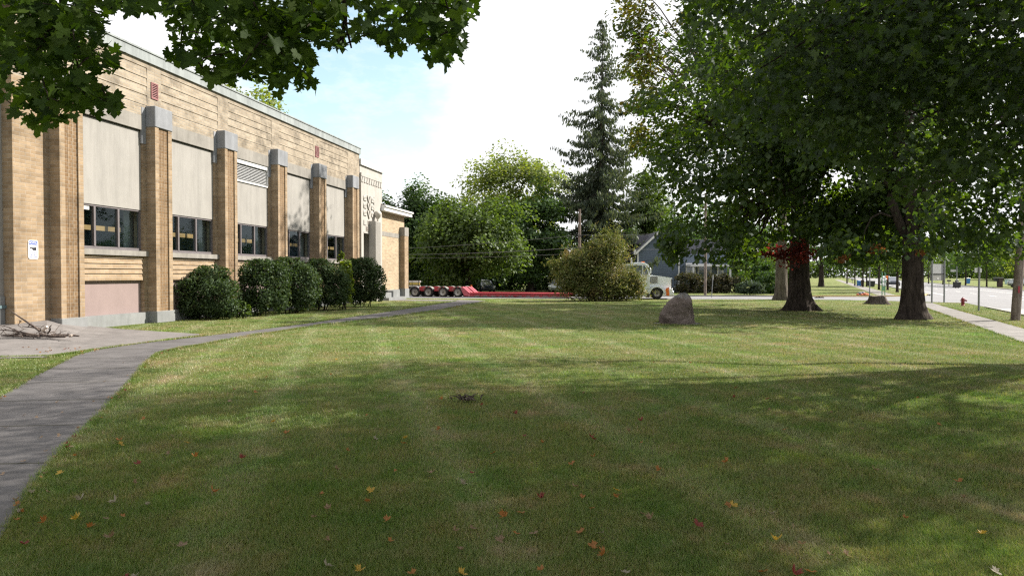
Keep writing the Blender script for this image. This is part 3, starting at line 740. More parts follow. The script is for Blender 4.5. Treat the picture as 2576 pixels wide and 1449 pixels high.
# ---- raised concrete apron in front of the left end (slopes up to the wall)
near = [(-260, 912, 0), (-60, 905, 0), (60, 901, 0), (120, 900, 0), (170, 891, 0), (240, 881, 0), (380, 861, 0), (505, 846.5, 0)]
far = [(-330, 812, .45), (-120, 806, .45), (60, 803, .47), (118, 803, .45), (156, 813, .30), (226, 821, .10), (300, 828, 0.0), (500, 841, 0)]
m = MB(); n_ = len(near); gn = [G(x, y, z) for x, y, z in near]; gf = [G(x, y, z) for x, y, z in far]
mid = [a.lerp(b, 0.45) for a, b in zip(gn, gf)]
for p in mid: p.z *= 0.55
vs = [(p.x, p.y, p.z + 0.016) for p in gn + mid + gf]
m.add(vs, [[r_*n_ + i, r_*n_ + i + 1, (r_+1)*n_ + i + 1, (r_+1)*n_ + i] for r_ in (0, 1) for i in range(n_-1)])
tag(m.build('concrete_apron', MAT['apron']), kind='structure')
APRON = [(p.x, p.y) for p in gn] + [(p.x, p.y) for p in reversed(gf)]
# ================================================================== TREES AND SHRUBS
BARK = m_bark('bark', (0.022, 0.017, 0.015), (0.075, 0.060, 0.052))
BARK_G = m_bark('bark_grey', (0.075, 0.063, 0.052), (0.19, 0.165, 0.14))
MAPLE = [(0.0, -0.62), (0.04, -0.05), (0.22, -0.20), (0.47, -0.30), (0.46, -0.06), (0.66, -0.02), (0.52, 0.16), (0.74, 0.42), (0.47, 0.40), (0.36, 0.50), (0.24, 0.42), (0.22, 0.62), (0.27, 0.74), (0.0, 1.0)]
MAPLE_FULL = [(x, y) for x, y in MAPLE] + [(-x, y) for x, y in reversed(MAPLE[1:-1])]
# outline without the stalk
MAPLE_OUT = [(0.0, 0.0)] + MAPLE[2:] + [(-x, y) for x, y in reversed(MAPLE[2:-1])]

def unit(a): return a / np.maximum(np.linalg.norm(a, axis=1, keepdims=True), 1e-6)
def leaf_cards(P, nrm, tip, length, width):
    """one bent quad a leaf: P n x 3 at the middle, nrm normals, tip directions"""
    n = len(P); t = unit(tip - nrm * (tip * nrm).sum(1, keepdims=True)); s = np.cross(nrm, t)
    L_ = np.reshape(length, (-1, 1)); W_ = np.reshape(width, (-1, 1))
    V = np.stack([P - t*L_*0.5, P + s*W_*0.5 + t*L_*0.02 + nrm*L_*0.08, P + t*L_*0.5, P - s*W_*0.5 + t*L_*0.02 + nrm*L_*0.08], 1).reshape(-1, 3)
    return V, np.full(n, 4, np.int32), np.arange(4*n, dtype=np.int32)
def maple_cards(P, nrm, tip, size):
    """a lobed leaf polygon each, folded a little along its midrib"""
    n = len(P); t = unit(tip - nrm * (tip * nrm).sum(1, keepdims=True)); s = np.cross(nrm, t)
    o = np.array(MAPLE_OUT); k = len(o); sz = np.reshape(size, (-1, 1, 1))
    fold = np.abs(o[:, 0])[None, :, None] * 0.22 - (o[:, 1]**2)[None, :, None] * 0.10
    V = P[:, None, :] + (s[:, None, :] * o[None, :, 0:1] + t[:, None, :] * o[None, :, 1:2] + nrm[:, None, :] * fold) * sz
    return V.reshape(-1, 3), np.full(n, k, np.int32), np.arange(k*n, dtype=np.int32)

def trunk_mesh(mb, pts, rad, n=14, flare=0.0, seed=0, rough=0.06):
    """tapered stem with a lobed, flaring foot"""
    rnd = random.Random(seed); vs = []; fs = []; ph = [rnd.uniform(0, 6.28) for _ in range(4)]
    sub_p = []; sub_r = []
    for i in range(len(pts)-1):
        a, b = Vector(pts[i]), Vector(pts[i+1]); kk = 5 if i == 0 else 3
        for q in range(kk): t = q/kk; sub_p.append(a.lerp(b, t)); sub_r.append(rad[i]*(1-t) + rad[i+1]*t)
    sub_p.append(Vector(pts[-1])); sub_r.append(rad[-1])
    z0 = sub_p[0].z
    for p, r_ in zip(sub_p, sub_r):
        h = p.z - z0; fl = flare * math.exp(-h / (rad[0]*0.75))
        for k in range(n):
            a = 2*math.pi*k/n
            lob = 0.55 + 0.45*math.sin(5*a + ph[0]) + 0.3*math.sin(3*a + ph[1])
            rr = r_ * (1 + fl*lob + rough*math.sin(7*a + ph[2] + h*0.8) + rough*noise.noise(Vector((math.cos(a)*2, math.sin(a)*2, h*1.5 + seed))))
            vs.append((p.x + rr*math.cos(a), p.y + rr*math.sin(a), p.z - (0.05 if h < 1e-6 else 0)))
    m_ = len(sub_p)
    for i in range(m_-1):
        for k in range(n): k2 = (k+1) % n; fs.append([i*n+k, i*n+k2, (i+1)*n+k2, (i+1)*n+k])
    mb.add(vs, fs, 0, True); return mb

def limb(mb, a, b, r0, r1, rnd, sag=0.0, seg=6, n=7):
    a, b = Vector(a), Vector(b); pts = []; rs = []; Ld = (b - a).length
    for i in range(seg+1):
        t = i/seg; p = a.lerp(b, t); p.z += sag*math.sin(math.pi*t)*Ld
        w = 0.05*Ld*math.sin(math.pi*t)
        p += Vector((rnd.uniform(-w, w), rnd.uniform(-w, w), rnd.uniform(-w, w)*0.5)); pts.append(p); rs.append(r0*(1-t) + r1*t)
    mb.tube(pts, rs, n, cap=False); return pts

def shell_points(rg, n, c, rad, inner=0.45, power=1.6, zmin=None, lumpy=0.25):
    """cluster centres in an uneven ellipsoid, thicker towards the outside"""
    u = unit(rg.normal(size=(n, 3))); rr = inner + (1-inner) * rg.random(n)**(1/power)
    ph = rg.random(6)*6.28
    lump = 1 + lumpy*(np.sin(3*u[:, 0]*2 + ph[0]) * np.sin(4*u[:, 1] + ph[1]) + 0.6*np.sin(7*u[:, 2] + ph[2] + 3*u[:, 0]))
    P = np.array(c) + u * (rr*lump)[:, None] * np.array(rad)
    if zmin is not None: P = P[P[:, 2] > zmin]
    return P

def make_tree(name, label, base, h_fork, r_trunk, crown_c, crown_r, mat, bark=None, seed=1, clusters=260, per=90, size=0.2, spread=0.9,
              lean=(0, 0), flare=0.9, keep=None, zmin=None, extra=None, maple=False, group=None, droop=0.35, limbs=14, cat='tree', flat=0.6, stems=None, inner=0.45, lumpy=0.25, voids=(0.30, 0.16)):
    rg = np.random.default_rng(seed); rnd = random.Random(seed); b = Vector(base)
    root = empty(name, b, 0, label, cat, group)
    cc = np.array(crown_c, float)                        # world
    K = shell_points(rg, clusters, cc, crown_r, inner=inner, zmin=zmin, lumpy=lumpy)
    if voids:
        nv = np.array([noise.noise(Vector(q)*voids[0] + Vector((seed*3.1, seed, 0))) for q in K]); K = K[(nv < voids[1]) | (rg.random(len(K)) < 0.12)]
    if extra is not None: K = np.vstack([K, np.array(extra, float)])
    if keep is not None: K = K[keep(K)]
    # leaves round each cluster centre
    m_ = np.maximum(3, (per * (0.5 + rg.random(len(K)))).astype(int))
    ci = np.repeat(np.arange(len(K)), m_)
    sp_ = spread * (0.65 + 0.7*rg.random(len(K)))
    off = rg.normal(size=(len(ci), 3)); off = off / np.maximum(1.0, np.linalg.norm(off, axis=1, keepdims=True)/1.9)
    off *= sp_[ci][:, None] * np.array([1, 1, flat]) * 0.62
    off[:, 2] -= droop * (off[:, 0]**2 + off[:, 1]**2) / np.maximum(sp_[ci], 0.1)
    P = K[ci] + off
    outw = unit(P - cc); nr = unit(np.array([0, 0, 0.75]) + outw*0.55 + rg.normal(size=P.shape)*0.55)
    if keep is not None:
        ok = keep(P + rg.normal(size=P.shape)*size*0.9) | (P[:, 2] < -50); P, nr, outw = P[ok], nr[ok], outw[ok]
    tip = unit(outw*0.8 + np.array([0, 0, -0.75]) + rg.normal(size=P.shape)*0.5)
    sz = size * (0.65 + 0.7*rg.random(len(P)))
    Pl = P - np.array(b)
    V, S_, I = (maple_cards(Pl, nr, tip, sz*0.62) if maple else leaf_cards(Pl, nr, tip, sz*1.15, sz*0.95))
    np_mesh('crown', V, S_, I, mat, root)
    # stem and limbs
    tb = MB(); top = Vector((lean[0], lean[1], h_fork))
    for (sx, sy, tx, ty, rs) in (stems or [(0, 0, lean[0], lean[1], r_trunk)]):
        trunk_mesh(tb, [(sx, sy, 0), (sx*0.7+tx*0.3, sy*0.7+ty*0.3, h_fork*0.35), (tx, ty, h_fork)], [rs, rs*0.86, rs*0.74], flare=flare, seed=seed, n=20)
    ctr = Vector(cc) - b
    up = Vector((ctr.x*0.6, ctr.y*0.6, ctr.z + crown_r[2]*0.35)); pts = limb(tb, top, up, r_trunk*0.74, r_trunk*0.12, rnd, 0, 8, 9)
    idx = rg.permutation(len(K))[:limbs]
    for q in idx:
        e = Vector(K[q]) - b; s_ = pts[min(len(pts)-2, int(rnd.random()*5))]
        pl = limb(tb, s_, s_.lerp(e, 0.96), r_trunk*0.32, r_trunk*0.04, rnd, 0.06, 7, 6)
        dK = np.linalg.norm(K - K[q], axis=1)
        for w in np.argsort(dK)[1:5]:
            limb(tb, pl[4], Vector(K[w]) - b, r_trunk*0.10, r_trunk*0.025, rnd, 0.04, 4, 5)
    tb.build('trunk', bark or BARK, root, uv=False)
    return root, K

# leaf colours (real-world albedo)
LF = {}
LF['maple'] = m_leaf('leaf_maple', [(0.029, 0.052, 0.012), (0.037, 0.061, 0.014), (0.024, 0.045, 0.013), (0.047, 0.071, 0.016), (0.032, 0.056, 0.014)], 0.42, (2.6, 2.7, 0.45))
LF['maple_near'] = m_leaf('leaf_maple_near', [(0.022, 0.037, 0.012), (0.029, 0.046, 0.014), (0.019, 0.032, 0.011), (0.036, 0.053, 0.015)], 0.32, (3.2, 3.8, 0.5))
LF['over'] = m_leaf('leaf_overhead', [(0.040, 0.070, 0.013), (0.052, 0.089, 0.015), (0.032, 0.059, 0.013), (0.064, 0.101, 0.018)], 0.42, (1.5, 1.7, 0.35), gloss=0.008)
LF['autumn'] = m_leaf('leaf_autumn', [(0.043, 0.064, 0.015), (0.053, 0.072, 0.019), (0.036, 0.056, 0.015), (0.072, 0.070, 0.020), (0.047, 0.068, 0.017)], 0.42, (2.4, 2.4, 0.5), ((0.125, 0.082, 0.022), 0.28, 0.52, 0.75))
LF['deep'] = m_leaf('leaf_deep', [(0.036, 0.068, 0.018), (0.045, 0.080, 0.022), (0.030, 0.058, 0.018), (0.055, 0.092, 0.024)], 0.30, (1.9, 2.1, 0.6))
LF['mid'] = m_leaf('leaf_mid', [(0.058, 0.090, 0.020), (0.070, 0.105, 0.024), (0.050, 0.080, 0.020), (0.085, 0.118, 0.028)], 0.35, (1.9, 2.1, 0.6))
LF['light'] = m_leaf('leaf_light', [(0.115, 0.150, 0.034), (0.135, 0.165, 0.040), (0.095, 0.130, 0.034), (0.155, 0.172, 0.045)], 0.45, (1.8, 1.9, 0.6))
LF['spruce'] = m_leaf('leaf_spruce', [(0.056, 0.076, 0.046), (0.068, 0.088, 0.052), (0.046, 0.064, 0.042), (0.085, 0.098, 0.052)], 0.25, (1.7, 1.8, 0.8))
LF['cedar'] = m_leaf('leaf_cedar', [(0.124, 0.150, 0.041), (0.163, 0.169, 0.054), (0.104, 0.131, 0.036), (0.195, 0.175, 0.072), (0.091, 0.119, 0.036)], 0.3, (1.6, 1.6, 0.8), ((0.22, 0.165, 0.09), 0.62, 0.54, 0.68))
LF['shrub'] = m_leaf('leaf_shrub', [(0.034, 0.056, 0.024), (0.044, 0.070, 0.028), (0.030, 0.050, 0.022), (0.056, 0.082, 0.032)], 0.25, (1.9, 2.1, 0.7), ((0.075, 0.068, 0.034), 1.6, 0.60, 0.74), gloss=0.012)
LF['lime'] = m_leaf('leaf_lime', [(0.115, 0.155, 0.022), (0.145, 0.180, 0.028), (0.095, 0.140, 0.022)], 0.45, (1.8, 1.9, 0.5))
LF['red'] = m_leaf('leaf_red', [(0.135, 0.026, 0.022), (0.175, 0.034, 0.026), (0.11, 0.024, 0.02)], 0.45, (1.8, 1.2, 1.0))
LF['orange'] = m_leaf('leaf_orange', [(0.20, 0.075, 0.028), (0.24, 0.095, 0.032), (0.17, 0.085, 0.028)], 0.45, (1.8, 1.5, 0.8))
LF['blueshrub'] = m_leaf('leaf_blueshrub', [(0.045, 0.068, 0.045), (0.055, 0.080, 0.055), (0.038, 0.056, 0.038)], 0.2)
LF['brownshrub'] = m_leaf('leaf_brownshrub', [(0.050, 0.050, 0.026), (0.072, 0.058, 0.032), (0.040, 0.045, 0.022)], 0.2)

# where the big foliage on the right is seen: the clumps outside it are pruned (the lawn and street show below it)
P_ALL = [(1570, -4000), (1565, -60), (1525, 20), (1552, 95), (1602, 108), (1545, 178), (1606, 212), (1562, 268), (1612, 300), (1560, 345), (1588, 388), (1652, 402), (1632, 440), (1602, 470), (1650, 505), (1665, 560), (1650, 610), (1690, 665), (1740, 640), (1790, 660), (1830, 680), (1870, 665), (1905, 655), (1928, 618), (1990, 604), (2062, 612),
         (2070, 650), (2110, 675), (2180, 680), (2230, 660), (2270, 640), (2340, 640), (2390, 645), (2430, 650), (2500, 660), (2620, 640), (9000, 600), (9000, -4000)]
# sunlit patches of the lawn and the lorry: the gaps in the crowns that let the sun through to them
LIT = [([(330, 1000), (430, 872), (700, 840), (1100, 831), (1500, 836), (1900, 846), (2330, 850), (2576, 875), (2700, 900), (2700, 965), (2450, 948), (2300, 934), (2080, 926), (1960, 932), (1840, 945), (1700, 925), (1560, 908), (1400, 893), (1200, 903), (1000, 898), (850, 912), (700, 935), (560, 955), (430, 985)], 0.985, 0),
       ([(1240, 755), (2330, 757), (2290, 772), (2080, 769), (1800, 766), (1240, 766)], 0.97, 0), ([(1600, 1470), (1720, 1400), (1950, 1375), (2250, 1345), (2600, 1335), (2600, 1470)], 0.8, 0), ([(2330, 992), (2450, 985), (2620, 1000), (2620, 1022), (2450, 1014)], 0.9, 0), ([(1560, 940), (1660, 934), (1790, 948), (1700, 962), (1600, 960)], 0.8, 0)]
LITW = [([(ground(*q).x, ground(*q).y) for q in p_], pr, z0) for p_, pr, z0 in LIT] + [([(2.5, 50), (15.5, 51.5), (15.5, 58.5), (2.5, 57.5)], 0.97, 1.2), ([(2.5, 50), (15.5, 51.5), (15.5, 58.5), (2.5, 57.5)], 0.9, 3.0)]
rgl = np.random.default_rng(404)
SHAFTS = [(np.array(at(*q[:3])), q[3]) for q in [(2335, 305, 29.5, 1.3), (2330, 510, 29.5, 1.3), (2110, 470, 36, 1.4), (1960, 560, 36, 1.3), (1880, 640, 36, 1.2), (2140, 640, 30, 1.1), (2420, 560, 12.5, 0.7), (2520, 480, 12, 0.7), (2545, 620, 12, 0.6), (2300, 400, 29.5, 1.0), (1810, 150, 12, 0.8), (1700, 660, 35.5, 1.0), (1750, 300, 36, 1.2), (1640, 180, 50, 2.0), (1600, 330, 50, 1.8)]]
def sunny(K, jit=0.35):
    """False for clumps and leaves whose shadow would fall into a sunlit patch"""
    ok = np.ones(len(K), bool)
    for p_, pr, z0 in LITW:
        t = (K[:, 2] - z0)/SUN.z; x = K[:, 0] - SUN.x*t + rgl.normal(size=len(K))*jit; y = K[:, 1] - SUN.y*t + rgl.normal(size=len(K))*jit
        ok &= ~(in_poly(x, y, p_) & (rgl.random(len(K)) < pr) & (K[:, 2] > z0))
    for c_, r_ in SHAFTS:                                # sun shafts that light single sprays deep in the crowns
        rel = K - c_; t = rel @ np.array(SUN); perp = np.linalg.norm(rel - t[:, None]*np.array(SUN), axis=1)
        ok &= ~((t > r_*0.9) & (perp < r_*(0.8 + 0.4*rgl.random(len(K)))))
    return ok
GAPS = [(2038, 240, 30, 24), (1985, 352, 22, 14), (2070, 425, 26, 12), (2258, 398, 30, 12), (2285, 640, 18, 10), (2490, 75, 46, 22), (2450, 95, 26, 16), (2560, 45, 22, 26), (2148, 415, 22, 12), (1890, 430, 20, 12), (1770, 500, 24, 10), (1832, 330, 16, 10), (1700, 300, 18, 16), (1735, 205, 18, 14), (2010, 470, 34, 10), (2390, 330, 20, 12)]
LIMB = [(2290, 610), (2262, 560), (2240, 500), (2236, 430), (2262, 330), (2286, 262), (2330, 170)]
def airy(K, d_limb):
    """gaps right through the foliage, and a clear view of the leaning limb"""
    x, y, d = proj(K); ok = np.ones(len(K), bool)
    for gx_, gy_, ra_, rb_ in GAPS: ok &= ((x - gx_)/ra_)**2 + ((y - gy_)/rb_)**2 > 0.35 + 0.75*rgl.random(len(K))
    for c_, r_ in SHAFTS:
        sx2, sy2, sd2 = proj([c_]); rp_ = r_*F/sd2[0]*0.8; ok &= ~((((x - sx2[0])/rp_)**2 + ((y - sy2[0])/rp_)**2 < 0.5 + 0.6*rgl.random(len(K))) & (d < sd2[0] - r_))
    lx_ = np.interp(y, [q[1] for q in reversed(LIMB)], [q[0] for q in reversed(LIMB)])
    ok &= ~((np.abs(x - lx_) < 13 + 8*np.sin(y*0.06)) & (y > 200) & (y < 610) & (d < d_limb) & (rgl.random(len(K)) < 0.88))
    return ok
def keep_all(K):
    x, y, d = proj(K); return in_poly(x, y, P_ALL) & sunny(K) & airy(K, 30.2)
def inside(px0, px1): return lambda K: keep_all(K) & (proj(K)[0] > px0) & (proj(K)[0] < px1)

A = ground(2010, 781); B = ground(2294, 803); Ct = ground(1965, 755)
ex = [at(1690 + 30*math.sin(i*2.1), 600 + 12*math.cos(i*1.7) + i*5, 35.5 + i*0.25) for i in range(12)] + [at(1750 + i*32, 610 + 22*math.sin(i*1.3), 35 + 2*math.sin(i)) for i in range(14)] + [c_ + rgl.normal(size=3)*r_*0.45 for c_, r_ in SHAFTS if 34 < c_[1] < 38 for _ in range(5)] + [at(1660 + 16*i + 6*math.sin(i*3), 600 + 26*math.sin(i*2.2), 35.5 + math.sin(i)) for i in range(12)]
tA, KA = make_tree('maple_tree', 'large dark trunked maple with red leaf sprays low on its trunk, middle of the lawn', A, 5.0, 0.62, (15.0, 38.2, 10.2), (9.6, 8.0, 8.6), LF['maple'], seed=11, clusters=640, per=95, size=0.23, spread=1.15,
    keep=keep_all, zmin=2.4, flat=0.42, droop=0.5, extra=ex, flare=1.0, limbs=24, inner=0.25, lumpy=0.15)
exb = [at(2120 + i*26, 600 + 26*math.sin(i*1.9), 29.5 + 1.2*math.sin(i*0.7)) for i in range(18)] + [c_ + rgl.normal(size=3)*r_*0.45 for c_, r_ in SHAFTS if 28 < c_[1] < 31 for _ in range(5)]
tB, KB = make_tree('maple_tree', 'large maple with a split ridged trunk standing nearest the street pavement', B, 4.6, 0.50, (18.0, 33.2, 9.4), (7.2, 4.6, 7.2), LF['maple'], seed=12, clusters=520, per=90, size=0.21, spread=1.05,
    keep=lambda K: keep_all(K) & (proj(K)[0] > 1900), zmin=2.6, extra=exb, flat=0.42, droop=0.5, flare=0.8, limbs=22, inner=0.25, lumpy=0.15)
exc = [at(1590 + 35*math.sin(i*2.3), 20 + i*26, 50 + 2*math.cos(i)) for i in range(15)] + [at(1556 + 55*abs(math.sin(i*1.9)), -40 + i*14.5, 49.5 + 2*math.cos(i*1.3)) for i in range(30)]
tC, KC = make_tree('maple_tree', 'tall maple with a pale sunlit grey trunk and browning crown edge, behind the darker one', Ct, 7.0, 0.49, (18.0, 51.0, 15.5), (10.6, 6.0, 12.5), LF['autumn'], BARK_G, seed=13, clusters=560, per=95, size=0.27, spread=1.25,
    keep=lambda K: keep_all(K) & (K[:, 2] > 5.5), zmin=5.5, extra=exc, flat=0.42, droop=0.5, flare=0.7, limbs=22, inner=0.3)
lm = MB(); lm.tube([at(x, y, 30.7) - B for x, y in LIMB], [0.24, 0.20, 0.175, 0.16, 0.13, 0.10, 0.06], 9); lm.tube([at(2236, 470, 30.6) - B, at(2205, 430, 30.0) - B, at(2150, 405, 29.6) - B], [0.09, 0.06, 0.03], 7)
lm.tube([at(2240, 545, 30.6) - B, at(2215, 536, 30.4) - B, at(2192, 548, 30.3) - B, at(2180, 572, 30.2) - B, at(2170, 600, 30.1) - B], [0.06, 0.05, 0.04, 0.028, 0.012], 7); lm.tube([at(2262, 330, 30.7) - B, at(2320, 300, 30.2) - B, at(2370, 280, 30) - B], [0.08, 0.05, 0.02], 7); lm.build('limb', BARK, tB, uv=False)
# red and orange sprays low on the two trunks: children of their trees
def spray(name, parent, pts, mat, n=60, r=0.45, size=0.13, seed=3):
    rg = np.random.default_rng(seed); P = np.repeat(np.array(pts), n, axis=0); P = P + rg.normal(size=P.shape)*r*np.array([1, 0.7, 0.55])*0.6
    nr = unit(rg.normal(size=P.shape) + np.array([0, -0.3, 0.6])); tip = unit(rg.normal(size=P.shape)*0.6 + np.array([0, 0, -0.8]))
    V, S_, I = maple_cards(P - np.array(parent.location), nr, tip, size*(0.6 + 0.6*rg.random(len(P)))*0.7)
    return np_mesh(name, V, S_, I, mat, parent)
rp = [at(1926 + i*5.5, 640 - 3*math.sin(i*0.5), 36.6) for i in range(22)] + [at(1926 + i*11, 632 - 5*math.sin(i*0.9) - (i > 5)*8 + 8*math.sin(i*2), 36.6) for i in range(11)] + [at(1975 + i*12, 652 + 5*math.sin(i*2.2), 36.6) for i in range(6)] + [at(2000 + i*6, 612 + 7*i, 36.6) for i in range(4)] + [at(1985, 665, 36.7)]
spray('red_spray', tA, rp, LF['red'], 20, 0.42, 0.16)['label'] = 'red leaf spray on the trunk'
for q_ in [at(2200, 622, 29.5), at(2208, 628, 29.5), at(2196, 634, 29.5), at(2118, 655, 29.5), at(2125, 648, 29.6), at(2318, 636, 29.3)]: spray('orange_spray', tB, [q_], LF['orange'], 24, 0.20, 0.15, int(q_.x*100))

# the near maple whose trunk stands outside the right edge: its low boughs hang into the picture
P_R = [(1700, -5000), (1705, 40), (1735, 110), (1740, 190), (1800, 235), (1860, 300), (1920, 320), (1990, 380), (2060, 410), (2130, 405), (2180, 440), (2260, 520), (2330, 590), (2380, 620), (2440, 600), (2500, 630), (2620, 610), (9000, 600), (9000, -5000)]
rgn = np.random.default_rng(77)
exn = []
while len(exn) < 300:
    px, py, d = rgn.uniform(1730, 2700), rgn.uniform(-160, 640), rgn.uniform(9.5, 13.5)
    if in_poly(np.array([px]), np.array([py]), P_R)[0]: exn.append(at(px, py, d))
DARK = [(-250, 1560), (-250, 1010), (330, 1005), (430, 990), (560, 962), (700, 940), (850, 915), (1000, 902), (1200, 906), (1400, 897), (1560, 912), (1700, 930), (1840, 950), (1960, 936), (2080, 930), (2300, 940), (2450, 955), (2700, 975), (2700, 1340), (2250, 1345), (1950, 1378), (1720, 1402), (1620, 1500), (1600, 1560)]
exs = [Vector(c_ + rgl.normal(size=3)*r_*0.4) for c_, r_ in SHAFTS if c_[1] < 15 for _ in range(4)]
while len(exs) < 400:  # clumps added along the sun rays to cast shade on this ground
    px, py = rgn.uniform(-250, 2700), 895 + 665*rgn.random()**0.9
    if not in_poly(np.array([px]), np.array([py]), DARK)[0]: continue
    g_ = ground(px, py); h_ = rgn.uniform(5.0, 15.0); q = Vector((g_.x, g_.y, 0)) + SUN*(h_/SUN.z)
    if ((q.x - 13)/13.5)**2 + ((q.y - 15)/13)**2 > 1: continue
    qx, qy, qd = proj([q])
    if in_poly(qx, qy, P_R)[0] or qx[0] > 2800 or qy[0] < -150: exs.append(q)
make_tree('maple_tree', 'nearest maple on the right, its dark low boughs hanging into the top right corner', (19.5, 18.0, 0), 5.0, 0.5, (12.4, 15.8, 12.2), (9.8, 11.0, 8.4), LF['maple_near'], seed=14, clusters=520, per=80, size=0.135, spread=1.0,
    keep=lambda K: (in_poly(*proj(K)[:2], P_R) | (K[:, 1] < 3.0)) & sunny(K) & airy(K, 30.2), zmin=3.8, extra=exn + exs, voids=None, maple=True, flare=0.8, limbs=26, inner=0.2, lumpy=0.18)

# ---- the maple overhead: trunk behind the viewer, boughs reaching over the walk
P_OL = [(-400, -900), (400, -900), (392, 0), (380, 30), (330, 38), (262, 18), (250, 90), (312, 140), (300, 172), (255, 190), (262, 222), (305, 245), (308, 282), (258, 292), (205, 278), (185, 292), (120, 330), (90, 330), (62, 300), (0, 262), (-400, 230)]
P_OM = [(400, -900), (1300, -900), (1205, 0), (1172, 60), (1165, 108), (1172, 130), (1150, 178), (1122, 172), (1082, 150), (1092, 130), (1065, 112), (985, 122), (940, 100), (915, 82), (880, 100), (858, 142), (832, 120), (770, 95), (795, 150), (772, 182), (815, 228), (770, 228), (738, 222), (700, 236), (672, 208), (600, 190), (560, 214), (535, 205), (500, 172), (480, 168), (435, 152), (412, 136), (432, 70), (424, 40), (412, 10)]
ov = empty('maple_tree', (-3.6, -3.0, 0), 0, 'overhanging maple boughs with star shaped leaves dark against the sky, top left', 'tree')
rg = np.random.default_rng(5); P = []; TW = []
def cl_pts(poly, bx, n, d0, d1):
    o = []
    while len(o) < n:
        px, py = rg.uniform(bx[0], bx[1]), rg.uniform(bx[2], bx[3])
        if in_poly(np.array([px]), np.array([py]), poly)[0]: o.append((px, py, rg.uniform(d0, d1)))
    return o
tips = cl_pts(P_OL, (-60, 400, -60, 335), 74, 4.7, 6.6) + cl_pts(P_OM, (400, 1210, -60, 240), 118, 4.8, 6.8) + cl_pts(P_OL, (-400, 400, -900, -40), 36, 4.2, 6.5) + cl_pts(P_OM, (400, 1300, -900, -40), 60, 4.2, 6.5)
for px, py, d in tips:
    c = at(px, py, d); k = int(rg.integers(11, 18)); q = np.array(c) + rg.normal(size=(k, 3))*np.array([0.15, 0.15, 0.10])
    x, y, _ = proj(q); ok = in_poly(x, y, P_OL) | in_poly(x, y, P_OM); P.append(q[ok]); TW.append(c)
P = np.vstack(P); n = len(P)
nr = unit(np.array([0.1, -0.55, 0.55]) + rg.normal(size=(n, 3))*0.5); tip = unit(np.array([0, -0.1, -0.9]) + rg.normal(size=(n, 3))*np.array([0.55, 0.5, 0.35]))
Vv, S_, I = maple_cards(P - np.array(ov.location), nr, tip, (0.115 + 0.06*rg.random(n))*0.62)
np_mesh('crown', Vv, S_, I, LF['over'], ov)
Q = shell_points(rg, 420, (2.0, -1.5, 10.0), (11.0, 10.5, 5.6), inner=0.1, zmin=4.6)  # unseen crown added above the view to keep sky light off the foreground
qx, qy, qd = proj(Q); Q = Q[(Q[:, 1] < -0.5) | (qy < -140) | (qx < -400) | (qx > 3000)]; Q = np.repeat(Q, 60, 0); Q = Q + rg.normal(size=Q.shape)*np.array([0.6, 0.6, 0.35])
qx, qy, qd = proj(Q); Q = Q[((Q[:, 1] < -0.3) | (qy < -60) | (qx < -150) | (qx > 2750)) & (Q[:, 2] > 3.6) & sunny(Q)]; n = len(Q)
V2, S2, I2 = leaf_cards(Q - np.array(ov.location), unit(np.array([0, 0, 0.8]) + rg.normal(size=Q.shape)*0.5), unit(rg.normal(size=Q.shape) + np.array([0, 0, -0.6])), 0.2*(0.7 + 0.6*rg.random(n)), 0.17)
np_mesh('shade_crown', V2, S2, I2, LF['over'], ov)
tb = MB(); ob = Vector(ov.location); rnd = random.Random(4)
trunk_mesh(tb, [(0, 0, 0), (0.1, 0.1, 1.8), (0.3, 0.5, 4.6)], [0.42, 0.36, 0.30], flare=0.7, seed=2)
fork = Vector((0.3, 0.5, 4.6)); limb(tb, fork, fork + Vector((0.5, 1, 6)), 0.26, 0.05, rnd, 0, 8, 9)
b1 = [fork, at(880, -420, 4.4) - ob, at(866, -40, 5.4) - ob, at(868, 60, 5.6) - ob]
tb.tube(b1, [0.12, 0.06, 0.026, 0.018], 8)
tb.tube([at(868, 58, 5.6) - ob, at(862, 90, 5.65) - ob, at(860, 118, 5.7) - ob], [0.018, 0.016, 0.011], 6)
tb.tube([at(868, 58, 5.6) - ob, at(876, 88, 5.65) - ob, at(884, 122, 5.7) - ob], [0.016, 0.013, 0.008], 6)
tb.tube([fork, at(150, -420, 4.6) - ob, at(155, 10, 5.4) - ob, at(190, 140, 5.6) - ob, at(215, 250, 5.7) - ob], [0.12, 0.05, 0.018, 0.010, 0.004], 6)
hubs = [b1[1], b1[3], b1[2], at(155, 10, 5.4) - ob, at(600, -150, 5.4) - ob, at(190, 130, 5.6) - ob]
tb.tube([b1[1], at(740, -200, 5.0) - ob, at(600, -150, 5.4) - ob, at(560, 60, 5.7) - ob], [0.06, 0.03, 0.02, 0.008], 6)
tb.tube([b1[2], at(1000, -60, 5.5) - ob, at(1120, 60, 5.7) - ob], [0.03, 0.014, 0.006], 6)
left = [Vector(c) - ob for c in TW]
while left:                                            # each spray hangs from the nearest twig already grown
    best = min(((q - c).length, i, j) for i, c in enumerate(left) for j, q in enumerate(hubs))
    c = left.pop(best[1]); h = hubs[best[2]]; limb(tb, h, c, 0.0075, 0.0035, rnd, 0.04, 3, 4); hubs.append(c)
tb.build('trunk', BARK, ov, uv=False)

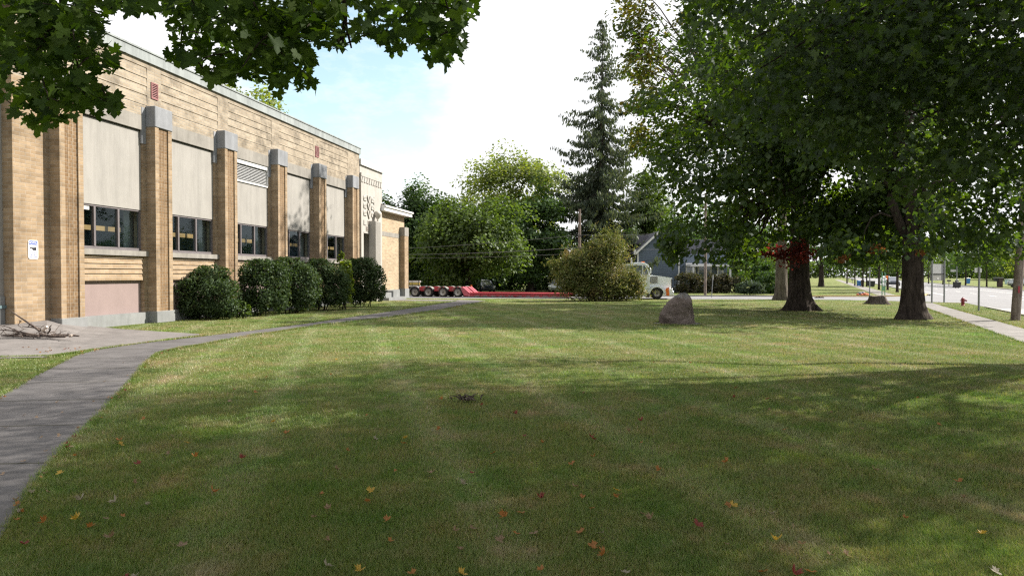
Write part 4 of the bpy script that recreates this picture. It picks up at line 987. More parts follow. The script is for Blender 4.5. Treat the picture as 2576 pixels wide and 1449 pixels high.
# ---- trees across the cross street
def bg_tree(label, px, py_base, z, x0, x1, y_top, y_bot, mat, seed, clusters=150, per=110, size=0.3, spread=1.4, r=0.35, name='broadleaf_tree', group='trees beyond the cross street', bark=None, keep=None, depthr=None, **kw):
    base = Vector(((px - CX)/F*z, z, 0)); cx = ((x0+x1)/2 - CX)/F*z; rx = (x1-x0)/2/F*z
    zt, zb = CAMZ + (HY - y_top)/F*z, CAMZ + (HY - y_bot)/F*z
    return make_tree(name, label, base, max(1.6, zb*0.9), r, (cx, z, (zt+zb)/2), (rx*0.92, depthr or rx*0.9, (zt-zb)/2*0.95), mat, bark, seed=seed, clusters=clusters, per=per, size=size, spread=spread, keep=keep, group=group, limbs=12, **kw)
bg_tree('broad round maple with a forked dark trunk behind the red trailer wheels', 1178, 741, 71, 1040, 1325, 502, 708, LF['mid'], 21, 300, 120, 0.27, 1.25, 0.42, inner=0.3, keep=lambda K: ~((proj(K)[0] > 1192) & (proj(K)[0] < 1256) & (proj(K)[1] > 696)))
bg_tree('tall airy yellow green tree rising above all the others behind the trailer', 1270, 735, 98, 1160, 1425, 368, 600, LF['light'], 22, 190, 110, 0.34, 1.55, 0.4, lumpy=0.35)
bg_tree('dark green tree right of the broad maple, over the trailer deck', 1335, 737, 80, 1262, 1425, 470, 690, LF['deep'], 23, 190, 120, 0.3, 1.35, 0.4, inner=0.3)
bg_tree('dense dark tree just clear of the school roof corner', 1030, 738, 79, 945, 1110, 445, 700, LF['deep'], 24, 210, 120, 0.3, 1.4, 0.4, inner=0.3)
bg_tree('smaller dark tree between the school roof corner and the yellow green tree', 1105, 738, 84, 1060, 1165, 482, 700, LF['deep'], 25, 130, 110, 0.3, 1.3, 0.35, inner=0.3)
bg_tree('thin leaved tree between the spruce and the blue house', 1612, 735, 98, 1570, 1668, 425, 610, LF['mid'], 26, 150, 90, 0.3, 1.3, 0.25)
bg_tree('bushy tree behind the blue house roof', 1660, 735, 105, 1590, 1760, 500, 690, LF['deep'], 27, 150, 100, 0.32, 1.5, 0.3, inner=0.3)
bg_tree('tree topping out above the copper coping of the school', 610, 735, 62, 500, 735, 195, 480, LF['light'], 28, 260, 100, 0.27, 1.4, 0.4, group=None)
# low dark understorey behind the trees, too dense to tell apart
rg = np.random.default_rng(31); n = 52000
ux = rg.uniform(-22, 26, n); uy = 92 + rg.normal(size=n)*3.0; hz = (5.5 + 2.0*np.sin(ux*0.55) + 1.2*np.sin(ux*1.7))
P = np.stack([ux, uy, hz*rg.random(n)**0.8], 1); nr = unit(rg.normal(size=(n, 3)) + np.array([0.2, -0.5, 0.5])); tip = unit(rg.normal(size=(n, 3)) + np.array([0, 0, -0.4]))
V, S_, I = leaf_cards(P, nr, tip, 0.42*(0.6 + 0.7*rg.random(n)), 0.36)
tag(np_mesh('undergrowth', V, S_, I, LF['deep']), kind='stuff')

# ---- the spruce
def spruce(base, H, Rb, seed):
    rg = np.random.default_rng(seed); rnd = random.Random(seed); root = empty('spruce_tree', base, 0, 'very tall dark spruce with drooping boughs, pointed top against the sky', 'tree')
    tb = MB(); trunk_mesh(tb, [(0, 0, 0), (0, 0, H*0.4), (0.1, 0, H*0.995)], [0.42, 0.27, 0.02], flare=0.3, seed=seed, n=10)
    Ps, Ts, Ns, Ls = [], [], [], []
    h = 1.2; k = 0
    while h < H*0.985:
        t = h/H; r_ = Rb*(1-t)**0.72*(0.66 + 0.5*rnd.random()); nb = 5 if t < 0.45 else 4
        if t < 0.12: r_ *= 0.75 + t*2
        for b in range(nb):
            a = rnd.uniform(0, 6.283); rr = r_*rnd.uniform(0.45, 1.2)
            ca, sa = math.cos(a), math.sin(a); drop = rr*(0.38 if t < 0.75 else 0.10); n_ = max(4, int(rr*4.2))
            pts = []
            for i in range(n_+1):
                s = i/n_; pts.append(Vector((ca*rr*s, sa*rr*s, h - drop*math.sin(s*2.1)*1.0 + 0.10*rr*s*s)))
            tb.tube([pts[0], pts[n_//2], pts[-1]], [0.05*(1-t) + 0.012, 0.03*(1-t) + 0.01, 0.006], 4, cap=False)
            for i in range(1, n_+1):
                for q in range(6 if t < 0.45 else 4):
                    p = pts[i] + Vector((rnd.gauss(0, 0.17), rnd.gauss(0, 0.17), -abs(rnd.gauss(0, 0.16))))
                    Ps.append(p); Ts.append((rnd.gauss(0, 0.3) + ca*0.35, rnd.gauss(0, 0.3) + sa*0.35, -0.9)); Ns.append((rnd.gauss(0, 1), rnd.gauss(0, 1), 0.2)); Ls.append((0.35 + 0.5*rnd.random())*(0.7 if t > 0.7 else 1.0))
        h += (0.34 if t < 0.6 else 0.42); k += 1
    Ps, Ts, Ns, Ls = np.array(Ps), unit(np.array(Ts)), unit(np.array(Ns)), np.array(Ls)
    V, S_, I = leaf_cards(Ps, Ns, Ts, Ls, 0.13 + 0.08*rg.random(len(Ps))); np_mesh('crown', V, S_, I, LF['spruce'], root)
    tb.build('trunk', BARK, root, uv=False)
spruce(Vector(((1512-CX)/F*84, 84, 0)), CAMZ + (HY - 50)/F*84, 9.4, 41)

# ---- shrubs
def shrub(name, label, lobes, mat, seed, n=9000, size=0.075, upright=0.3, stems=7, cat='shrub', group=None, aspect=0.6, ground_y=0.0, tipup=0.5, box=0.7, spiky=0.12):
    """lobes: (x, y, z, rx, ry, rz) ellipsoids in the world; leaves fill their outer part"""
    rg = np.random.default_rng(seed); rnd = random.Random(seed); c0 = Vector((lobes[0][0], lobes[0][1], 0)); root = empty(name, c0, 0, label, cat, group)
    P, O = [], []; vol = np.array([l[3]*l[4]+l[3]*l[5] for l in lobes]); cnt = (n*vol/vol.sum()).astype(int)
    for l, k in zip(lobes, cnt):
        u = unit(rg.normal(size=(k, 3))); ph = rg.random(4)*6.28
        tw = unit(rg.normal(size=(max(8, k//26), 3)))                       # sprigs sticking out
        ti = rg.integers(0, len(tw), k); u = unit(tw[ti] + rg.normal(size=(k, 3))*0.15); far_ = 1 + spiky*np.maximum(-0.3, rg.normal(size=len(tw)))[ti]
        u = np.sign(u)*np.abs(u)**box
        rr = (0.35 + 0.66*rg.random(k)**0.5) * far_ * (1 + 0.10*np.sin(5*u[:, 0] + ph[0])*np.sin(5*u[:, 2] + ph[1]))
        P.append(np.array(l[:3]) + u*rr[:, None]*np.array(l[3:])); O.append(u)
    P, O = np.vstack(P), np.vstack(O); ok = P[:, 2] > 0.04; P, O = P[ok], O[ok]
    nr = unit(O*0.5 + np.array([0, 0, 0.5]) + rg.normal(size=P.shape)*0.7); tip = unit(O*0.8 + np.array([0, 0, tipup]) + rg.normal(size=P.shape)*0.5)
    sz = size*(0.6 + 0.8*rg.random(len(P)))
    V, S_, I = leaf_cards(P - np.array(c0), nr, tip, sz*1.5, sz*1.5*aspect); np_mesh('foliage', V, S_, I, mat, root)
    tb = MB()
    for i in range(stems):
        l = lobes[i % len(lobes)]; e = Vector(l[:3]) + Vector((rnd.uniform(-.6, .6)*l[3], rnd.uniform(-.6, .6)*l[4], rnd.uniform(0, .6)*l[5])) - c0
        s_ = Vector((l[0] - c0.x, l[1] - c0.y, 0))*0.4 + Vector((rnd.uniform(-.25, .25), rnd.uniform(-.25, .25), 0)); limb(tb, s_, e, 0.03, 0.008, rnd, 0.05, 5, 5)
    tb.build('stem', BARK, root, uv=False); return root
def lobe_px(px, py, wpx, hpx, d, dr=0.9):
    p = at(px, py, d); rx = wpx/2/F*d; return (p.x, p.y, p.z, rx, rx*dr, hpx/2/F*d)
GS = 'evergreen shrubs along the school wall'
shrub('wall_shrub', 'rounded dark shrub standing alone before the second pier', [lobe_px(520, 745, 140, 104, 30.9), lobe_px(556, 752, 90, 96, 30.6), lobe_px(482, 760, 72, 84, 31), lobe_px(530, 694, 86, 52, 31.1), lobe_px(500, 705, 60, 50, 31.2), lobe_px(578, 775, 46, 50, 30.6)], LF['shrub'], 51, 15000, 0.075, group=GS, spiky=0.06)
shrub('wall_shrub', 'dark shrub at the left end of the hedge row, under the third window', [lobe_px(650, 722, 96, 130, 33.2), lobe_px(626, 728, 46, 118, 33.4), lobe_px(692, 724, 76, 126, 33.6), lobe_px(660, 668, 60, 34, 33.4)], LF['shrub'], 52, 13750, 0.075, group=GS, spiky=0.06)
shrub('wall_shrub', 'widest dark shrub in the middle of the hedge row', [lobe_px(735, 718, 104, 128, 35.6), lobe_px(768, 722, 80, 114, 35.6), lobe_px(708, 716, 60, 124, 35.8), lobe_px(728, 664, 70, 34, 35.7)], LF['shrub'], 53, 13750, 0.078, group=GS, spiky=0.06)
shrub('wall_shrub', 'dark shrub pressed against the yellow green sapling', [lobe_px(812, 714, 90, 116, 38.3), lobe_px(846, 718, 66, 100, 38.4), lobe_px(800, 668, 50, 34, 38.4)], LF['shrub'], 54, 11875, 0.08, group=GS, spiky=0.06)
shrub('wall_shrub', 'dark shrub at the right end of the hedge row, beside the stone entrance', [lobe_px(912, 706, 92, 112, 42.6), lobe_px(944, 714, 54, 90, 42.4), lobe_px(886, 708, 60, 108, 42.8), lobe_px(905, 664, 56, 32, 42.6)], LF['shrub'], 55, 13125, 0.085, group=GS, spiky=0.06)
shrub('sapling', 'thin yellow green sapling growing out of the hedge row', [lobe_px(866, 690, 40, 66, 39.6), lobe_px(874, 722, 34, 70, 39.5), lobe_px(858, 652, 18, 40, 39.8), lobe_px(862, 748, 24, 40, 39.5)], LF['lime'], 56, 2600, 0.11, cat='sapling')
shrub('weed_plant', 'bright green weed at the foot of the third pier', [lobe_px(614, 778, 30, 34, 31.2), lobe_px(604, 786, 18, 22, 31.2)], LF['mid'], 57, 420, 0.10, cat='weed', stems=4)
d = 52.3
shrub('yew_bush', 'big straggling tan and gold evergreen bush in front of the white lorry', [lobe_px(1520, 690, 120, 130, d), lobe_px(1535, 630, 72, 100, d), lobe_px(1470, 668, 90, 90, d - .3), lobe_px(1425, 672, 76, 62, d - .3), lobe_px(1440, 712, 84, 66, d - .6), lobe_px(1583, 714, 76, 70, d - .4), lobe_px(1545, 720, 120, 64, d), lobe_px(1480, 715, 90, 70, d), lobe_px(1485, 640, 36, 60, d), lobe_px(1600, 722, 42, 54, d - .4)],
      LF['cedar'], 58, 46000, 0.145, stems=16, cat='bush', aspect=0.28, box=1.0, spiky=0.34)
GH = 'hedge shrubs before the blue house'
shrub('hedge_shrub', 'dark brownish hedge shrub left of the wooden pole, before the blue house', [lobe_px(1732, 713, 66, 54, 74), lobe_px(1765, 716, 40, 46, 74)], LF['brownshrub'], 61, 5000, 0.16, group=GH)
shrub('hedge_shrub', 'hedge shrub right of the wooden pole, reddish brown on top', [lobe_px(1808, 714, 56, 52, 74), lobe_px(1840, 718, 40, 44, 74)], LF['brownshrub'], 62, 4500, 0.16, group=GH)
shrub('hedge_shrub', 'low rounded blue green shrub on the far lawn', [lobe_px(1884, 724, 62, 30, 67), lobe_px(1905, 726, 40, 26, 67)], LF['blueshrub'], 63, 4500, 0.12, group=GH)
shrub('hedge_shrub', 'very dark tall shrub left of the grey maple trunk', [lobe_px(1930, 712, 60, 60, 72), lobe_px(1915, 690, 50, 60, 74)], LF['deep'], 64, 4500, 0.17, group=GH)
shrub('hedge_shrub', 'shrub showing in the gap between the grey trunk and the dark trunk', [lobe_px(1990, 705, 40, 66, 74)], LF['mid'], 65, 2200, 0.17, group=GH)
shrub('hedge_shrub', 'green shrub under the left boughs of the lawn maple', [lobe_px(1870, 690, 70, 46, 80), lobe_px(1960, 680, 80, 60, 82)], LF['mid'], 66, 3500, 0.2, group=GH)
shrub('hedge_shrub', 'leafy shrub behind the trailer wheels under the broad maple', [lobe_px(1130, 712, 80, 52, 76), lobe_px(1095, 715, 50, 46, 76)], LF['mid'], 67, 4200, 0.17, group=None)

# ---- young trees along the street
def street_tree(px, py, trunk_w, h_px, w_px, label, seed, mat='mid', side=None, group='young trees along the street', n=26):
    g = ground(px, py); d = g.y; r_ = max(0.10, trunk_w/2/F*d)
    hc = CAMZ + (HY - h_px)/F*d; rx = w_px/2/F*d; zlow = 2.4
    return make_tree('street_tree', label, g, 2.6, r_, (g.x, g.y, (hc + zlow)/2), (rx, rx, (hc - zlow)/2), LF[mat], seed=seed, clusters=n, per=90, size=0.30, spread=1.25, group=group, limbs=6, flare=0.35, inner=0.1,
        keep=lambda K: (proj(K)[1] < 690) & ~((proj(K)[0] > 2118) & (proj(K)[0] < 2230) & (proj(K)[1] > 672)))
for i, (px, py, w, hp, wp_, lb, mt) in enumerate([
    (2257, 735, 7, 520, 110, 'young street tree nearest the dark split maple trunk', 'mid'),
    (2233, 729.6, 5, 540, 90, 'young street tree whose trunk shows behind the green posts', 'maple'),
    (2211, 728.8, 5.5, 560, 80, 'paler trunked street tree left of the green posts', 'mid'),
    (2180, 721, 3.5, 570, 70, 'slim street tree between the black bins and the blue bin', 'deep'),
    (2170.5, 722.2, 4.2, 580, 70, 'slim street tree just right of the blue bin', 'mid'),
    (2150.5, 719.2, 3.4, 585, 70, 'slim street tree left of the blue bin', 'deep'),
    (2130.7, 713, 3.6, 600, 60, 'farthest slim street tree by the pavement', 'mid'),
    (2066, 721, 14, 560, 150, 'thick trunked tree on a mulch mound far down the lawn', 'deep'),
    (2429, 719.5, 4, 600, 120, 'tree across the street beside the far blue bin', 'deep'),
    (2482, 722, 4, 580, 110, 'tree across the street between the sign post and the brick pillar', 'maple'),
    (2372, 716, 3, 600, 80, 'tree across the street behind the grey sign board', 'deep'),
    (2336, 714, 3, 600, 90, 'tree across the street left of the grey sign board', 'mid'),
    (2565, 722, 4, 570, 130, 'tree across the street at the right edge with yellowing leaves', 'light')]):
    street_tree(px, py, w, hp, wp_, lb, 80 + i, mt)
# wooded rise beyond the far side of the street
rg = np.random.default_rng(33); n = 70000
ux = rg.uniform(30, 330, n); vv = 46 + np.abs(rg.normal(size=n))*8 + 0.02*ux; hz = 9.5 + 3*np.sin(ux*0.13) + 2*np.sin(ux*0.41)
P = np.stack([UD.x*ux + VD.x*vv, UD.y*ux + VD.y*vv, 0.4 + hz*rg.random(n)**0.9], 1); nr = unit(rg.normal(size=(n, 3)) + np.array([0.2, -0.4, 0.6])); tip = unit(rg.normal(size=(n, 3)) + np.array([0, 0, -0.4]))
V, S_, I = leaf_cards(P, nr, tip, 0.75*(0.6 + 0.7*rg.random(n)), 0.65); tag(np_mesh('far_woodland', V, S_, I, LF['mid']), kind='stuff')
nq = 26000; ux = 430 + rg.normal(size=nq)*9; vv = rg.uniform(-70, 120, nq); hz = 13 + 4*np.sin(vv*0.17)
P = np.stack([UD.x*ux + VD.x*vv, UD.y*ux + VD.y*vv, 0.3 + hz*rg.random(nq)**0.9], 1); nr = unit(rg.normal(size=(nq, 3)) + np.array([0.2, -0.4, 0.6])); tip = unit(rg.normal(size=(nq, 3)) + np.array([0, 0, -0.4]))
V, S_, I = leaf_cards(P, nr, tip, 1.3*(0.6 + 0.7*rg.random(nq)), 1.1); tag(np_mesh('far_woodland', V, S_, I, LF['mid']), kind='stuff')
ux = rg.uniform(120, 420, n//2); vv = -14 - np.abs(rg.normal(size=n//2))*9; hz = 10 + 3*np.sin(ux*0.11)
P = np.stack([UD.x*ux + VD.x*vv, UD.y*ux + VD.y*vv, 2.2 + hz*rg.random(n//2)**0.9], 1); nr = unit(rg.normal(size=(n//2, 3)) + np.array([0.2, -0.4, 0.6])); tip = unit(rg.normal(size=(n//2, 3)) + np.array([0, 0, -0.4]))
V, S_, I = leaf_cards(P, nr, tip, 0.8*(0.6 + 0.7*rg.random(n//2)), 0.7); tag(np_mesh('far_woodland', V, S_, I, LF['deep']), kind='stuff')
# ================================================================== OBJECTS
def to_mesh_text(name, body, size, M, mat, parent, ext=0.002):
    return text(name, body, size, (0, 0, 0), mat, parent)
MAT['red'] = m_plain('red', (0.30, 0.028, 0.042), 0.45, 0.25, 1.2)
MAT['pinkred'] = m_plain('pinkred', (0.42, 0.09, 0.12), 0.5, 0.2, 1.5)
MAT['tyre'] = m_plain('tyre', (0.028, 0.027, 0.028), 0.85, 0.2)
MAT['rim'] = m_plain('rim', (0.36, 0.345, 0.325), 0.4, 0.2, 8, metal=0.3)
MAT['hub'] = m_plain('hub', (0.10, 0.085, 0.075), 0.6)
MAT['chrome'] = m_plain('chrome', (0.72, 0.73, 0.75), 0.18, 0.05, metal=0.9)
MAT['truck_white'] = m_plain('truck_white', (0.85, 0.89, 0.95), 0.3, 0.02, 2, coat=0.4)
MAT['orange_flag'] = m_plain('orange_flag', (0.75, 0.18, 0.03), 0.7, 0.15)
MAT['car_glass'] = m_plain('car_glass', (0.10, 0.13, 0.16), 0.05, 0.2, 2, spec=0.9)
MAT['lamp'] = m_plain('lamp', (0.75, 0.77, 0.78), 0.15, 0.05, spec=0.8)
MAT['post'] = m_plain('post', (0.24, 0.25, 0.26), 0.55, 0.15, 3, metal=0.2)
MAT['board_back'] = m_plain('board_back', (0.20, 0.20, 0.19), 0.6, 0.08, 3)
MAT['pole_wood'] = m_bark('pole_wood', (0.15, 0.115, 0.10), (0.30, 0.255, 0.225))
MAT['black_plastic'] = m_plain('black_plastic', (0.025, 0.026, 0.028), 0.5)
MAT['blue_plastic'] = m_plain('blue_plastic', (0.05, 0.19, 0.50), 0.5)
MAT['brown_plastic'] = m_plain('brown_plastic', (0.07, 0.045, 0.045), 0.6)

# ---------------- boulder on its slab
bz = 27.0
prof = [(817.5, 1669, 1757), (806, 1667.5, 1757.5), (796, 1668, 1757), (783, 1675, 1754.5), (766, 1682.5, 1750.5), (754, 1694, 1748), (746.6, 1706, 1745.5), (741.5, 1714, 1741.5), (738.5, 1721, 1736)]
rd = Vector(((1712 - CX)/F*bz, bz + 0.55, 0))
bo = empty('boulder', rd, 0, 'rough grey brown boulder with pale lichen on the open lawn', 'boulder')
vs, fs = [], []; NB = 44; rows = []
lv = np.array([(CAMZ + (HY - y)/F*bz, (a + b)/2, (b - a)/2) for y, a, b in prof]); zs = np.linspace(0.0, lv[-1, 0], 30)
lv[0, 0] = 0.0
PLN = [(Vector(q[:3]).normalized(), q[3]) for q in [(-0.62, -0.70, 0.42, 0.50), (0.10, -0.98, 0.12, 0.44), (0.80, -0.55, 0.18, 0.56), (-0.25, -0.75, 0.66, 0.56), (0.45, -0.6, 0.7, 0.62), (-0.9, -0.2, -0.2, 0.66)]]
for z in zs:
    c_ = np.interp(z, lv[:, 0], lv[:, 1]); w = np.interp(z, lv[:, 0], lv[:, 2])/F*bz; cxm = (c_ - CX)/F*bz - rd.x
    dep = w*0.78 if z < lv[-1, 0]*0.99 else w*0.6
    for k in range(NB):
        a = 2*math.pi*k/NB; ca, sa = math.cos(a), math.sin(a)
        sx = math.copysign(abs(ca)**0.72, ca); sy = math.copysign(abs(sa)**0.72, sa)
        p = Vector((cxm + w*sx, dep*sy + 0.04, z))
        q = p*1.7
        dsp = 0.06*noise.noise(q) + 0.06*noise.cell(q*1.6 + Vector((3, 1, 2)))*0.7 + 0.04*noise.noise(q*2.7) + 0.03*noise.noise(q*7) + 0.018*noise.noise(q*17)
        ridge = -0.05*abs(noise.noise(Vector((p.x*1.1, p.y*1.1, p.z*2.2)) + Vector((4, 2, 1))))
        for pn_, pd_ in PLN:
            e_ = (p - Vector((0, 0, 0.5))).dot(pn_) - pd_
            if e_ > 0: p -= pn_*e_*0.85
        p += Vector((ca, sa, 0.3))*(dsp + ridge)*(0.55 if abs(ca) > 0.9 else 1.0); p.z = max(0, p.z)
        vs.append(p)
nz = len(zs)
for i in range(nz-1):
    for k in range(NB): k2 = (k+1) % NB; fs.append([i*NB+k, i*NB+k2, (i+1)*NB+k2, (i+1)*NB+k])
top = Vector((np.mean([vs[(nz-1)*NB+k].x for k in range(NB)]), 0.04, zs[-1] + 0.02)); vs.append(top)
for k in range(NB): fs.append([(nz-1)*NB+k, (nz-1)*NB+(k+1) % NB, len(vs)-1])
n = N('boulder_rock'); v = n.coord('Object')
c = n.ramp(n.noise(v, 2.2, 7, 0.7), [(0.25, (0.075, 0.060, 0.055)), (0.5, (0.150, 0.120, 0.108)), (0.75, (0.235, 0.195, 0.175))])
c = n.mix(c, n.ramp(n.noise(v, 26, 5, 0.7), [(0.3, 0.6), (0.7, 1.35)]), 1.0, 'MULTIPLY')
c = n.mix(c, (0.24, 0.21, 0.18), n.ramp(n.noise(v, 17, 4, 0.6), [(0.60, 0.0), (0.68, 0.8)]))
c = n.mix(c, (0.18, 0.14, 0.06), n.ramp(n.noise(v, 5, 5, 0.7), [(0.60, 0.0), (0.72, 0.6)]))
sx_ = n.n('SeparateXYZ'); n.l(v, sx_.inputs[0])
c = n.mix(c, (0.20, 0.205, 0.205), n.ramp(n.math('ADD', n.math('MULTIPLY', sx_.outputs['Z'], 0.7), n.math('MULTIPLY', n.noise(v, 6, 4), 0.4)), [(0.93, 0.0), (1.03, 0.7)]))
rock = n.done(c, 0.92, n.bump(n.noise(v, 11, 8, 0.75), 1.0, 0.12), spec=0.2)
MB().add(vs, fs, 0, True).build('rock', rock, bo, uv=False)
pad = MB(); pp = []
for k in range(26):
    a = 2*math.pi*k/26; pp.append((rd.x + 0.02 + (1.06 + 0.07*noise.noise(Vector((math.cos(a), math.sin(a), 2))))*math.cos(a), rd.y + 0.02 + 0.78*math.sin(a)))
pad.prism(pp, 0.0, 0.028, 'z'); tag(pad.build('stone_pad', m_stone('pad_stone', (0.15, 0.145, 0.14))), 'thin grey stone slab under the boulder', 'slab')

# ---------------- tree stump
sg_ = ground(2208, 765); st_ = empty('tree_stump', sg_, 0, 'wide cut tree stump with flaring roots left of the split maple trunk', 'stump')
m = MB(); rs = []; NS = 32; zz = [0, 0.06, 0.16, 0.30, 0.44, 0.52, 0.56]; rr_ = [0.86, 0.76, 0.66, 0.58, 0.53, 0.50, 0.46]; vs = []; fs = []
for z, r_ in zip(zz, rr_):
    for k in range(NS):
        a = 2*math.pi*k/NS; q = r_*(1 + (0.16 if z < 0.2 else 0.09)*math.sin(5*a + 1) + 0.06*math.sin(9*a) + 0.05*noise.noise(Vector((math.cos(a)*3, math.sin(a)*3, z*4))))
        vs.append((q*math.cos(a), q*math.sin(a), z + (0.03*math.sin(3*a) if z > 0.4 else 0)))
for i in range(len(zz)-1):
    for k in range(NS): k2 = (k+1) % NS; fs.append([i*NS+k, i*NS+k2, (i+1)*NS+k2, (i+1)*NS+k])
m.add(vs, fs, 0, True); m.build('stump_bark', m_bark('bark_stump', (0.05, 0.04, 0.036), (0.17, 0.14, 0.125)), st_, uv=False)
m = MB(); m.add([vs[(len(zz)-1)*NS+k] for k in range(NS)], [list(range(NS))]); m.build('cut_face', m_plain('cut_wood', (0.16, 0.13, 0.10), 0.9, 0.3, 5), st_)

# ---------------- heap of dead branches on the apron
hp = ground(78, 842, 0.22); hz = 0.06
n_ = G(78, 846, 0.19); hp = Vector((n_.x, n_.y, 0.19))
pile = empty('branch_pile', hp, 0, 'heap of bare dead branches lying on the raised concrete by the wall', 'branches')
tw = m_bark('dead_wood', (0.045, 0.035, 0.033), (0.17, 0.135, 0.115)); cutw = m_plain('bare_wood', (0.50, 0.42, 0.36), 0.8, 0.2)
ppm = F/hp.y
def pl(x, y, dy=0): return Vector(((x - 78)/ppm, dy, max(0.02, (842 - y)/ppm)))
rnd = random.Random(9)
BR = [([(135, 838), (170, 838), (205, 842), (178, 843)][:3], .032, .018), ([(112, 836), (140, 845), (172, 846), (180, 843)], .04, .028), ([(110, 828), (95, 815), (75, 800), (55, 785), (45, 775)], .030, .008),
      ([(75, 800), (66, 812), (80, 822)], .012, .006), ([(112, 834), (92, 822), (72, 820), (48, 818)], .022, .008), ([(115, 838), (80, 832), (45, 826), (5, 824)], .03, .008), ([(60, 829), (30, 818), (0, 812)], .014, .005),
      ([(100, 842), (60, 842), (20, 844), (2, 845)], .028, .010), ([(90, 840), (55, 834), (25, 838), (14, 828)], .018, .005), ([(110, 836), (120, 826), (122, 818), (130, 814)], .022, .008), ([(105, 843), (135, 848), (160, 847), (182, 846)], .03, .02),
      ([(70, 842), (40, 838), (12, 835)], .02, .005), ([(95, 843), (120, 840), (150, 842), (170, 840)], .018, .008), ([(150, 838), (152, 830), (153, 824)], .010, .004), ([(100, 834), (108, 846), (118, 853)], .03, .024), ([(30, 843), (50, 836), (85, 838)], .02, .01), ([(12, 824), (8, 814), (10, 806)], .010, .004)]
m = MB()
for i, (pts, r0, r1) in enumerate(BR):
    dy0, dy1 = rnd.uniform(-0.35, 0.25), rnd.uniform(-0.35, 0.25)
    P_ = [pl(x, y, dy0 + (dy1 - dy0)*k/len(pts)) for k, (x, y) in enumerate(pts)]; nn_ = len(P_)
    m.tube(P_, [r0*1.25 + (r1*1.25 - r0*1.25)*k/(nn_-1) for k in range(nn_)], 7, cap=True)
    for q in range(3):
        k = rnd.randrange(nn_-1); s_ = P_[k].lerp(P_[k+1], rnd.random()); e = s_ + Vector((rnd.uniform(-.3, .3), rnd.uniform(-.2, .2), rnd.uniform(-0.02, .18))); e.z = max(e.z, 0.01)
        m.tube([s_, s_.lerp(e, .5) + Vector((0, 0, .02)), e], [.010, .007, .003], 5)
m.build('branch', tw, pile, uv=False)
for x, y in ((112, 828), (118, 822), (181, 844)): m = MB(); m.tube([pl(x, y, -.1), pl(x + 8, y - 5, -.12)], [.045, .035], 7); m.build('broken_end', cutw, pile, uv=False)

# ---------------- wheels
def wheel_tree(name, parent, loc, r, w, rim_r, axis_out=-1, twin=False):
    """wheel facing -y (axis_out -1) or +y"""
    M = Matrix.Translation(loc) @ Matrix.Rotation(R(90) if axis_out < 0 else R(-90), 4, 'X')
    m = MB(); m.lathe([(rim_r*0.98, -w/2), (r*0.93, -w/2), (r, -w/2 + w*0.14), (r, w/2 - w*0.14), (r*0.93, w/2), (rim_r*1.02, w/2), (rim_r*0.98, w/2 - 0.03), (rim_r*0.98, -w/2)], 28, M)
    if not twin: ty = m.build(name, MAT['tyre'], parent, uv=False)
    else: ty = m.build(name, MAT['tyre'], parent, uv=False)
    m = MB(); m.lathe([(rim_r*1.0, w/2 - 0.035), (rim_r*1.0, w/2 - 0.005), (rim_r*0.92, w/2 - 0.01), (rim_r*0.84, w/2 - 0.09), (rim_r*0.45, w/2 - 0.10), (rim_r*0.40, w/2 - 0.06), (0, w/2 - 0.06)], 24, M)
    m.build('rim', MAT['rim'], ty, uv=False)
    m = MB()
    for k in range(8):
        a = 2*math.pi*k/8; Mk = M @ Matrix.Translation((rim_r*0.64*math.cos(a), rim_r*0.64*math.sin(a), w/2 - 0.094)); m.lathe([(rim_r*0.11, -0.01), (rim_r*0.11, 0.012), (0, 0.012)], 8, Mk)
    Mk = M @ Matrix.Translation((0, 0, w/2 - 0.06)); m.lathe([(rim_r*0.26, 0), (rim_r*0.26, 0.05), (rim_r*0.12, 0.08), (0, 0.08)], 12, Mk)
    m.build('hub', MAT['hub'], ty, uv=False)
    return ty

# ---------------- white lorry (day cab tractor), facing right
tg = ground(1652.6, 753); tz = tg.y; tk = empty('lorry', (tg.x, tg.y, 0), R(-7), 'white long nosed lorry cab half hidden behind the tan bush', 'lorry')
k30 = F/tz
def TX(px): return (px - 1652.6)/k30
def TZ(py): return (753 - py)/k30
TW_ = 2.4
cab = [(TX(1560), TZ(734)), (TX(1633), TZ(740)), (TX(1636), TZ(693)), (TX(1631.5), TZ(679)), (TX(1624), TZ(664)), (TX(1612), TZ(661.5)), (TX(1575), TZ(663)), (TX(1560), TZ(666))]
m = MB(); m.prism(cab, 0.12, TW_ - 0.12, 'y'); m.build('cab', MAT['truck_white'], tk)
m = MB(); m.prism([(TX(1572), TZ(690)), (TX(1631.5), TZ(692)), (TX(1628), TZ(677)), (TX(1621), TZ(668)), (TX(1572), TZ(668))], 0.105, 0.125, 'y'); m.prism([(TX(1572), TZ(690)), (TX(1631.5), TZ(692)), (TX(1628), TZ(677)), (TX(1621), TZ(668)), (TX(1572), TZ(668))], TW_ - 0.125, TW_ - 0.105, 'y'); sw = m.build('side_window', MAT['car_glass'], tk)
m = MB()
for x0, x1, z0, z1 in ((TX(1616), TX(1618.5), TZ(737), TZ(668)), (TX(1566), TX(1634), TZ(693.5), TZ(691.5)), (TX(1633), TX(1635), TZ(738), TZ(692))): m.box(x0, x1, 0.085, 0.12, z0, z1)
m.build('door_trim', MAT['truck_white'], tk)
m = MB(); a = Vector((TX(1636.4), 0, TZ(692.5))); b = Vector((TX(1625), 0, TZ(665))); m.add([(a.x + .01, 0.22, a.z), (a.x + .01, TW_ - 0.22, a.z), (b.x + .035, TW_ - 0.3, b.z), (b.x + .035, 0.3, b.z)], [[0, 1, 2, 3]]); m.build('windscreen', MAT['car_glass'], tk)
